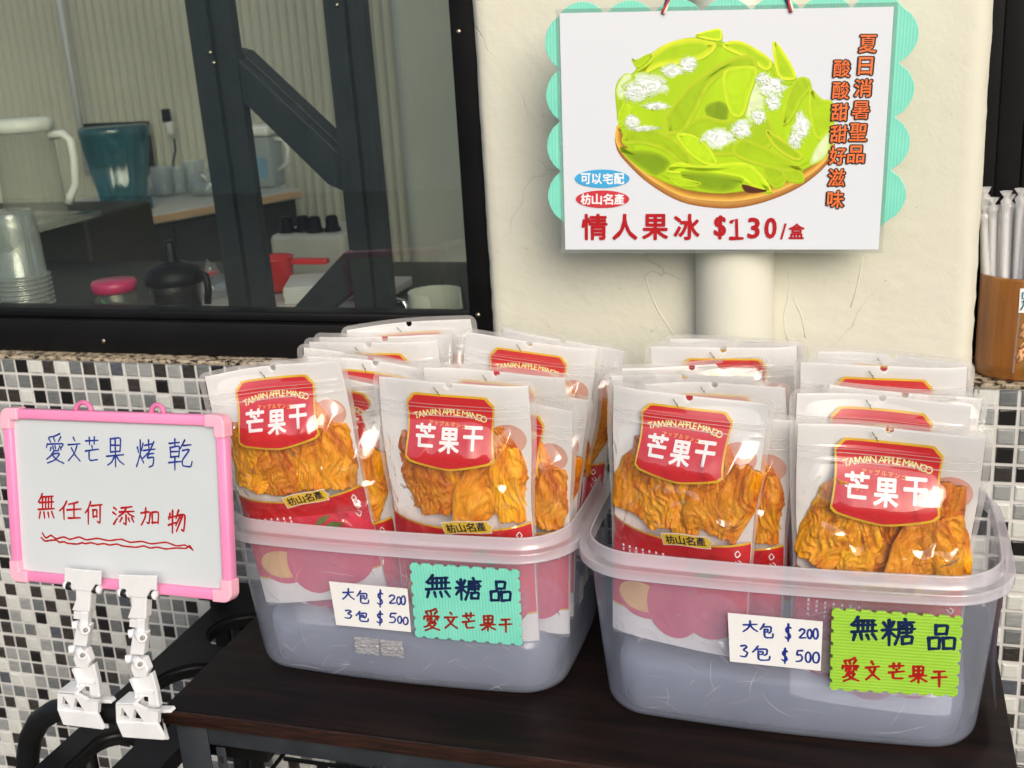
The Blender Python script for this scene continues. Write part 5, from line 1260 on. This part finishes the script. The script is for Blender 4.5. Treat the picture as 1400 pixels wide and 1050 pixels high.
place((884,466),(1097,468), -0.205, 'rear left mango bag of the right tub with the top of its badge showing', 1, 1, lean=1, xr=0)
place((906,460),(1108,460), -0.175, 'rearmost mango bag of the right tub, right under the pipe', 3, -1, lean=1, xr=0)
place((1080,537),(1340,541), -0.315, 'second mango bag of the right hand pile, red showing in its hole', 0, 1, lean=0, xr=-3)
place((1130,520),(1357,545), -0.288, 'mango bag tipped down to the right, its corner by the tiles', 2, 1, lean=0, xr=-2)
place((1086,491),(1334,491), -0.262, 'third mango bag of the right hand pile with badge top and lettering', 1, 1, lean=0, xr=-2)
place((1112,482),(1330,484), -0.232, 'last mango bag of the right hand pile, only its clear top strip showing', 0, -1, lean=0, xr=-2)

# ------------------------------------------------------------------ price cards and signs on the tubs
def tubfront(cx, cyy, x, z):
    t = max(0, min(1, (z-TZ-.02)/.162)); hx = .193+.013*t
    return cyy-(.1155+.0105*t)-.010*max(0, 1-((x-cx)/hx)**2)
def sign_plane(px4, cx, cyy, off):
    c = (sum(p[0] for p in px4)/4, sum(p[1] for p in px4)/4); Y = cyy-.128
    for _ in range(6):
        P_ = at(c[0], c[1], Y); Y = tubfront(cx, cyy, P_.x, P_.z)-off
    e = .035; dx = (tubfront(cx, cyy, P_.x+e, P_.z)-tubfront(cx, cyy, P_.x-e, P_.z)); dz = (tubfront(cx, cyy, P_.x, P_.z+.03)-tubfront(cx, cyy, P_.x, P_.z-.03))
    return Plane((P_.x, Y, P_.z), (2*e, dx, 0), (0, dz, .06))
def price_card(px4, cx, cyy, rows, crop, label):
    pl_ = sign_plane(px4, cx, cyy, .0042); t = thing('price_card', label, 'sign', pl_.mat())
    MB().poly([pl_.px(*p) for p in px4], -.0004, .0006, 0, 0).build('card', MT['card'], t)
    b = MB(); write(b, pl_, rows, crop, .0021, -.0006, 0); b.build('writing', MT['ink_blue'], t)
price_card([(450,795),(557,805),(562,864),(460,854)], LX, LY, [('大',225,190,365,325),('包',390,215,525,365),('$',605,215,690,400),('2',740,262,825,365),('0',825,285,880,375),('0',875,275,930,378),('3',250,430,350,530),('包',375,440,525,562),('$',600,445,690,600),('5',740,465,830,580),('0',835,500,890,583),('0',895,510,960,597)], (8.079,440,780), 'white price card in blue handwriting stuck on the left tub')
price_card([(995,838),(1125,850),(1122,917),(998,904)], RX, RY, [('大',530,243,580,280),('包',585,252,628,298),('$',660,255,685,308),('2',705,268,728,300),('0',730,270,747,300),('0',748,268,766,302),('3',522,318,552,358),('包',562,320,618,368),('$',650,330,674,376),('5',694,335,720,372),('0',724,340,744,374),('0',746,340,770,376)], (2.258,780,740), 'white price card in blue handwriting stuck on the right tub')
def notched(pl_, px4, nx, nz, d):
    P_ = [np.array(pl_.px(*p)) for p in px4]; out = []
    for i, n in ((0, nx), (1, nz), (2, nx), (3, nz)):
        a, c = P_[i], P_[(i+1) % 4]; dr = (c-a)/np.linalg.norm(c-a); nn = np.array([dr[1], -dr[0]]); L_ = np.linalg.norm(c-a)
        ctr = sum(P_)/4
        if np.dot(ctr-a, nn) < 0: nn = -nn
        out.append(tuple(a+dr*d*.9)) 
        for k in range(n):
            m_ = a+dr*L_*(k+.75)/(n+.5); r_ = d*.85
            for q in range(6):
                an = math.pi*q/5; out.append(tuple(m_-dr*r_*math.cos(an)+nn*r_*math.sin(an)*.8))
        out.append(tuple(c-dr*d*.9))
    return out
def colour_sign(px4, cx, cyy, m, top, low, crop, label, inkt, inkl):
    pl_ = sign_plane(px4, cx, cyy, .0052); t = thing('notched_sign', label, 'sign', pl_.mat())
    MB().poly(notched(pl_, px4, 8, 6, .0034), -.0018, .0014, 0, .0004).build('sign_board', m, t)
    b = MB(); write(b, pl_, top, crop, .0034, -.0020, 0); write(b, pl_, low, crop, .0027, -.0020, 1); b.build('writing', [inkt, inkl], t)
colour_sign([(560,769),(710,779),(715,882),(568,870)], LX, LY, MT['teal'], [('無',180,195,460,465),('糖',510,240,795,480),('品',890,265,1125,495)], [('愛',150,570,345,815),('文',385,610,545,795),('芒',585,620,730,795),('果',785,645,960,820),('干',995,670,1140,830)], (8.075,560,760), 'teal notched sign reading sugar free in Chinese on the left tub', MT['ink_navy'], MT['ink_brown'])
colour_sign([(1137,831),(1317,843),(1309,952),(1134,942)], RX, RY, MT['lime'], [('無',232,150,490,390),('糖',525,175,845,430),('品',958,222,1235,475)], [('愛',140,540,315,770),('文',365,578,515,760),('芒',590,595,748,755),('果',790,620,965,785),('干',1000,652,1155,822)], (7,1130,820), 'lime green notched sign reading sugar free in Chinese on the right tub', MT['ink_navy'], MT['ink_red'])
# crumpled tape leftovers
def tape(P0, X, Z, w_, h_, seed, label):
    pl_ = Plane(P0, X, Z); b = MB(); vs = []; fs = []; nx, nz = 22, 14; r_ = random.Random(seed)
    for j in range(nz+1):
        for i in range(nx+1):
            x = (i/nx-.5)*w_; z = (j/nz-.5)*h_
            if i in (0, nx): x += r_.uniform(-.0012, .0012)
            if j in (0, nz): z += r_.uniform(-.0006, .0006)
            vs.append((x, -.0006-.0012*abs(noise.noise(Vector((x*120, z*420, seed)))), z))
    for j in range(nz):
        for i in range(nx): a = j*(nx+1)+i; fs.append((a, a+1, a+nx+2, a+nx+1))
    b.add(vs, fs, 0, True); o = b.build('tape_piece', MT['tape']); o.matrix_world = pl_.mat(); tag(o, label, 'tape', 'tape leftovers on the tubs')
for (x0,y0,x1,y1,sd_,lb) in ((486,870,518,895,1,'crumpled clear tape under the left price card, the left piece'),(521,874,551,898,2,'crumpled clear tape under the left price card, the right piece')):
    pl_ = sign_plane([(x0,y0),(x1,y0),(x1,y1),(x0,y1)], LX, LY, .0012); u0, u1 = pl_.px(x0,(y0+y1)/2), pl_.px(x1,(y0+y1)/2); v0, v1 = pl_.px((x0+x1)/2,y0+1), pl_.px((x0+x1)/2,y1-1)
    tape(pl_.o, pl_.X, pl_.Z, u1[0]-u0[0], v0[1]-v1[1], sd_, lb)
def side_pt(cx, cyy, y, z, sgn):
    t = max(0, min(1, (z-TZ-.02)/.162)); hy = .1155+.0105*t; return cx+sgn*(.193+.013*t+.005*max(0, 1-((y-cyy)/hy)**2))
for (yy, zz, sd_, lb) in ((-.262,-.158,3,'shiny tape scrap on the shaded right side of the left tub, upper piece'),(-.285,-.172,4,'shiny tape scrap on the shaded right side of the left tub, lower piece')):
    xs = side_pt(LX, LY, yy, zz, 1)+.001; tape((xs, yy, zz), (0,1,0), (.08,0,1), .022, .034, sd_, lb)
# loose card on the right side of the right tub
xs = side_pt(RX, RY, -.30, -.17, 1)+.002
b = MB(); n = 10; vs = []
for j in range(n+1):
    z = -.115-.145*j/n; xx = side_pt(RX, RY, -.28, z, 1)+.0024+.016*(j/n)**2.2
    vs += [(xx, -.335+.002*j/n, z), (xx+.001, -.245, z)]
b.add(vs, [(2*j, 2*j+1, 2*j+3, 2*j+2) for j in range(n)], 0, True)
vs2 = [(x+.0008, y, z) for x, y, z in vs]; b.add(vs2, [(2*j, 2*j+2, 2*j+3, 2*j+1) for j in range(n)], 0, True)
tag(b.build('loose_card', noisy('pale_card', (.66,.65,.70), (.72,.71,.76), 20, .5)), 'thin white card curling off the right side of the right tub', 'card')

# ------------------------------------------------------------------ whiteboard and its clips
YB0, YB1 = -.42, -.44
TL, TR, BL, BR = at(5,558,YB0), at(309,568,YB1), at(20,792,YB0-.04), at(319,822,YB1-.04)
wp = Plane((TL+TR+BL+BR)/4, (TR-TL)+(BR-BL), (TL-BL)+(TR-BR))
wbd = thing('whiteboard', 'small whiteboard in a pink frame with blue and red handwriting', 'whiteboard', wp.mat())
Q = [wp.px(*p) for p in ((5,558),(309,568),(319,822),(20,792))]
x0 = (Q[0][0]+Q[3][0])/2; x1 = (Q[1][0]+Q[2][0])/2; z1 = (Q[0][1]+Q[1][1])/2; z0 = (Q[2][1]+Q[3][1])/2
MB().box(x0+.006, x1-.006, .002, .006, z0+.006, z1-.006).build('board_face', MT['board'], wbd)
fw = .0118; f_ = MB(); cl = .022
f_.bbox(x0+cl, x1-cl, -.004, .009, z1-fw, z1, .002); f_.bbox(x0+cl, x1-cl, -.004, .009, z0, z0+fw, .002)
f_.bbox(x0, x0+fw, -.004, .009, z0+cl, z1-cl, .002); f_.bbox(x1-fw, x1, -.004, .009, z0+cl, z1-cl, .002)
f_.box(x0+fw*.45, x0+fw*.55, -.0044, -.0041, z0+cl, z1-cl); f_.box(x1-fw*.55, x1-fw*.45, -.0044, -.0041, z0+cl, z1-cl)
f_.build('board_frame', MT['pink'], wbd)
for sx, sz in ((0,0),(1,0),(0,1),(1,1)):
    cx, cz = (x0 if sx == 0 else x1), (z0 if sz == 0 else z1); ux, uz = (1 if sx == 0 else -1), (1 if sz == 0 else -1); o_ = .0012; r = .011; W2 = fw+.0008
    pts = []
    for i in range(7):
        a = math.pi/2*i/6; pts.append((cx-ux*o_+ux*r*(1-math.cos(a)), cz-uz*o_+uz*r*(1-math.sin(a))))
    pts = [(cx-ux*o_, cz+uz*(cl+.002))]+pts+[(cx+ux*(cl+.002), cz-uz*o_), (cx+ux*(cl+.002), cz+uz*W2), (cx+ux*W2, cz+uz*W2), (cx+ux*W2, cz+uz*(cl+.002))]
    if ux*uz < 0: pts = pts[::-1]
    MB().poly(pts, -.0062, .0105, 0, .0018).build('corner_cap', MT['pink_corner'], wbd)
for px, w_ in ((112, .011), (213, .0085)):
    u_, v_ = wp.px(px, 562); b = MB(); b.tube([(u_+w_*math.cos(math.pi*i/10), .003, z1-.001+.010*math.sin(math.pi*i/10)) for i in range(11)], .0028, 8); b.build('hanging_loop', noisy('dark_pink_cord', (.62,.14,.32), (.70,.18,.38), 40, .6), wbd)
wr_ = MB(); cp = (5.526, 50, 580)
write(wr_, wp, [('愛',55,70,205,300),('文',222,98,330,288),('芒',355,95,465,288),('果',515,98,660,328),('烤',742,110,895,335),('乾',985,115,1175,345)], cp, .0020, .0018, 0)
write(wr_, wp, [('無',0,520,130,725),('任',165,580,330,725),('何',358,585,490,760),('添',568,615,735,770),('加',780,630,920,770),('物',985,650,1120,825)], cp, .0024, .0018, 1)
for L_ in ([(35,825),(62,862),(100,842),(140,868),(195,854),(245,872),(312,855),(370,876),(450,865),(540,882),(632,872),(700,895),(785,888),(860,906),(970,895),(1050,922),(1110,915),(1150,935),(1175,955)],
           [(28,860),(55,885),(95,880),(140,878),(165,895),(200,890),(225,902),(300,908),(335,898),(360,905),(405,898),(450,910),(500,905),(545,915),(600,908),(640,922),(745,932),(800,922),(850,938),(905,932),(970,945),(1045,938),(1120,940),(1150,920),(1170,950)]):
    stroke(wr_, [wp.px(cp[1]+x/cp[0], cp[2]+y/cp[0]) for x, y in L_], .0021, .0018, 1)
wr_.build('writing', [MT['ink_blue'], MT['ink_red']], wbd)
# clips: outline in the look-up crop (3.386x, from 0,740)
YC = -.474
cpl = Plane(at(110, 880, YC), (1, -.066, 0), (0, 0, 1))
def cp_(x, y, off=0.0): return cpl.px(x/3.386, 740+y/3.386, off)
def cpoly(b, pts, y0, y1, bev=.0007, mi=0): b.poly([cp_(p[0], p[1], y0) for p in pts][::-1], y0, y1, mi, bev)
def make_clip():
    t = thing('sign_clip', 'white plastic double clip gripping the whiteboard, left of the two', 'clip', cpl.mat(), 'white clips under the whiteboard')
    b = MB(); cpoly(b, [(298,125),(467,140),(465,205),(440,200),(418,235),(345,225),(325,190),(297,186)], -.006, -.0035)
    cpoly(b, [(306,182),(456,196),(455,206),(305,194)], .0175, .020)
    for x, y in ((302,206),(340,212),(418,222),(455,228)):
        u_, v_ = cp_(x, y); b.lathe([(0,-.0028),(.0048,-.0026),(.0055,-.001),(.0055,.002),(0,.0022)], (u_, .003, v_), 16, mat=Matrix.Rotation(math.pi/2, 4, 'Y'))
    b.build('upper_jaw', MT['white_plastic'], t)
    b = MB(); u_, v_ = cp_(316, 210); u2, v2 = cp_(440, 226); b.tube([(u_-.002, .002, v_), (u_+.006, .002, v_-.0005)], .0048, 14); b.build('spring', MT['black_rubber'], t); b = MB(); b.tube([(u2-.007, .002, v2), (u2+.001, .002, v2)], .0048, 14); b.build('spring', MT['black_rubber'], t)
    b = MB(); cpoly(b, [(348,205),(422,214),(417,270),(413,330),(330,322),(350,270)], -.004, .008, .0015)
    cpoly(b, [(340,324),(412,332),(406,370),(338,360)], -.001, .007, .001)
    cpoly(b, [(372,326),(408,330),(404,392),(368,388)], -.004, .004, .001)
    b.build('neck', MT['white_plastic'], t)
    b = MB()
    def knuckle(xa, ya, xb, yb):
        for (x_, y_, xm, ym, r_, yo) in ((xa, ya, xb, yb, .0050, .003), (xb, yb, xa, ya, .0060, -.004)):
            A_ = Vector((cp_(x_, y_)[0], yo-.004, cp_(x_, y_)[1])); B_ = Vector((cp_(x_*.45+xm*.55, y_*.45+ym*.55)[0], yo+.006, cp_(x_, y_)[1]))
            ax = (A_-B_).normalized(); q = ax.to_track_quat('Z', 'Y').to_matrix().to_4x4(); L_ = (A_-B_).length
            b.lathe([(r_*.93, 0), (r_, .0006), (r_, L_-.0006), (r_*.92, L_)], B_, 20, mat=q); b.lathe([(r_*.92, L_+.00001), (r_*.5, L_+.00001)], B_, 20, smooth=False, mat=q)
            b.lathe([(r_*.5, L_), (r_*.48, L_-.004), (0, L_-.004)], B_, 20, 1, smooth=False, mat=q)
    knuckle(338, 388, 418, 396); cpoly(b, [(352,385),(412,392),(398,490),(335,482)], -.004, .006, .0015); knuckle(322, 500, 404, 512)
    cpoly(b, [(350,500),(398,505),(418,558),(402,590),(352,585),(338,545)], -.004, .006, .0012); b.build('link_arm', [MT['white_plastic'], noisy('grey_hinge_hole', (.30,.30,.31), (.36,.36,.37), 50, .5)], t)
    b = MB()
    def choled(b, pts, holes, y0, y1):
        b.poly([cp_(p[0], p[1], y0) for p in pts][::-1], y0, y1, 0, 0, None, [[cp_(p[0], p[1], y0) for p in h] for h in holes])
    choled(b, [(330,592),(352,588),(418,584),(432,568),(452,650),(462,722),(425,729),(348,706),(356,655)], [[(372,668),(414,674),(416,712),(382,704)]], -.003, .0035)
    cpoly(b, [(334,592),(344,590),(368,655),(356,708),(347,706),(356,655)], -.0065, -.0032, .0005); cpoly(b, [(424,572),(433,569),(453,650),(462,722),(450,724),(440,650)], -.0065, -.0032, .0005)
    cpoly(b, [(358,646),(436,655),(436,664),(358,656)], -.0062, -.0031, .0005)
    b.build('lower_arm', MT['white_plastic'], t)
    b = MB()
    cpoly(b, [(265,782),(450,800),(484,868),(476,873),(292,850)], -.020, -.0165, .0008)
    choled(b, [(266,699),(343,706),(400,738),(455,745),(452,800),(400,796),(266,781)], [[(292,716),(326,768),(286,764)], [(350,724),(390,786),(338,778)]], -.0185, -.013)
    cpoly(b, [(266,694),(345,702),(350,712),(268,704)], -.0185, .006, .0006)
    cpoly(b, [(400,730),(505,738),(515,752),(455,750)], -.004, .006, .0008); cpoly(b, [(455,742),(470,748),(500,868),(482,866)], .016, .019, .0006)
    b.build('lower_jaw', MT['white_plastic'], t)
    return t
clip = make_clip(); c2 = dup(clip); d0, d1 = cp_(390, 500), cp_(665, 533)
c2.matrix_world = cpl.mat() @ Matrix.Translation((d1[0]-d0[0], -.004, d1[1]-d0[1])) @ Matrix.Translation((d0[0], 0, d0[1])) @ Matrix.Rotation(math.radians(-3), 4, 'Y') @ Matrix.Translation((-d0[0], 0, -d0[1])); c2['label'] = 'white plastic double clip gripping the whiteboard, the one nearer the table corner'

# ------------------------------------------------------------------ black cart left of the table
ct = thing('hand_cart', 'black cart with a tube handle and a perforated deck left of the table', 'cart', (0,0,0))
ZT_ = at(170, 977, -.462).z
b = MB(); P_ = []
for x, y in ((38,1200),(38,1100),(38,1035),(42,1008),(54,985),(74,972),(100,968),(160,974),(226,982)):
    P_.append(at(x, y, -.462))
b.tube(P_, .0140, 16); b.build('tube_handle', MT['black_plastic'], ct)
zd = -.345
xl = onz(59,1039,zd).x
def pz(x, y): p = onz(x, y, zd); return (p.x, p.y)
deck_x0, deck_x1 = xl, tx0+.10
bm = bmesh.new()
outer = [(deck_x0, -.58), (tx0-.004, -.58), (tx0-.004, -.42), (deck_x1, -.42), (deck_x1, -.03), (deck_x0, -.03)]
def stad(cx, cyy, hx, hy, n=8):
    r = min(hx, hy); q = []
    for sx, sy, a0 in ((1,1,0),(-1,1,90),(-1,-1,180),(1,-1,270)):
        for i in range(n): a = math.radians(a0+90*i/n); q.append((cx+sx*(hx-r)+r*math.cos(a), cyy+sy*(hy-r)+r*math.sin(a)))
    return q
hl = []
xc = deck_x0+.085
for cyy, hx_ in ((-.475, .030), (-.31, .055), (-.165, .055)): hl.append(stad(xc-(.022 if cyy < -.4 else 0), cyy, hx_, .052))
RX90 = Matrix(((1,0,0,0),(0,0,1,0),(0,1,0,0),(0,0,0,1)))     # (x, y, z) -> (x, z, y): outline lies flat
d_ = MB(); d_.poly(outer, zd, zd-.022, 0, 0, RX90, hl); d_.build('deck', MT['black_plastic'], ct)
b = MB()
for h in hl: b.tube([(x, y, zd-.008) for x, y in h+[h[0]]], .0052, 8, cap=False)
b.build('hole_rim', MT['black_plastic'], ct)
b = MB(); p = at(306, 850, -.06); b.bbox(p.x-.012, p.x+.016, -.075, -.05, GZ, at(306, 700, -.06).z, .004); b.build('rear_post', MT['black_plastic'], ct)
for y in (-.45, -.08): MB().tube([(deck_x0+.02, y, zd-.02), (deck_x0+.02, y, GZ+.05)], .012, 12).build('cart_leg', MT['black_plastic'], ct)
for y in (-.45, -.08):
    b = MB(); b.lathe([(0,-.012),(.045,-.012),(.05,-.006),(.05,.006),(.045,.012),(0,.012)], (deck_x0+.02, y, GZ+.05), 24, mat=Matrix.Rotation(math.pi/2, 4, 'Y')); b.build('wheel', MT['black_rubber'], ct)
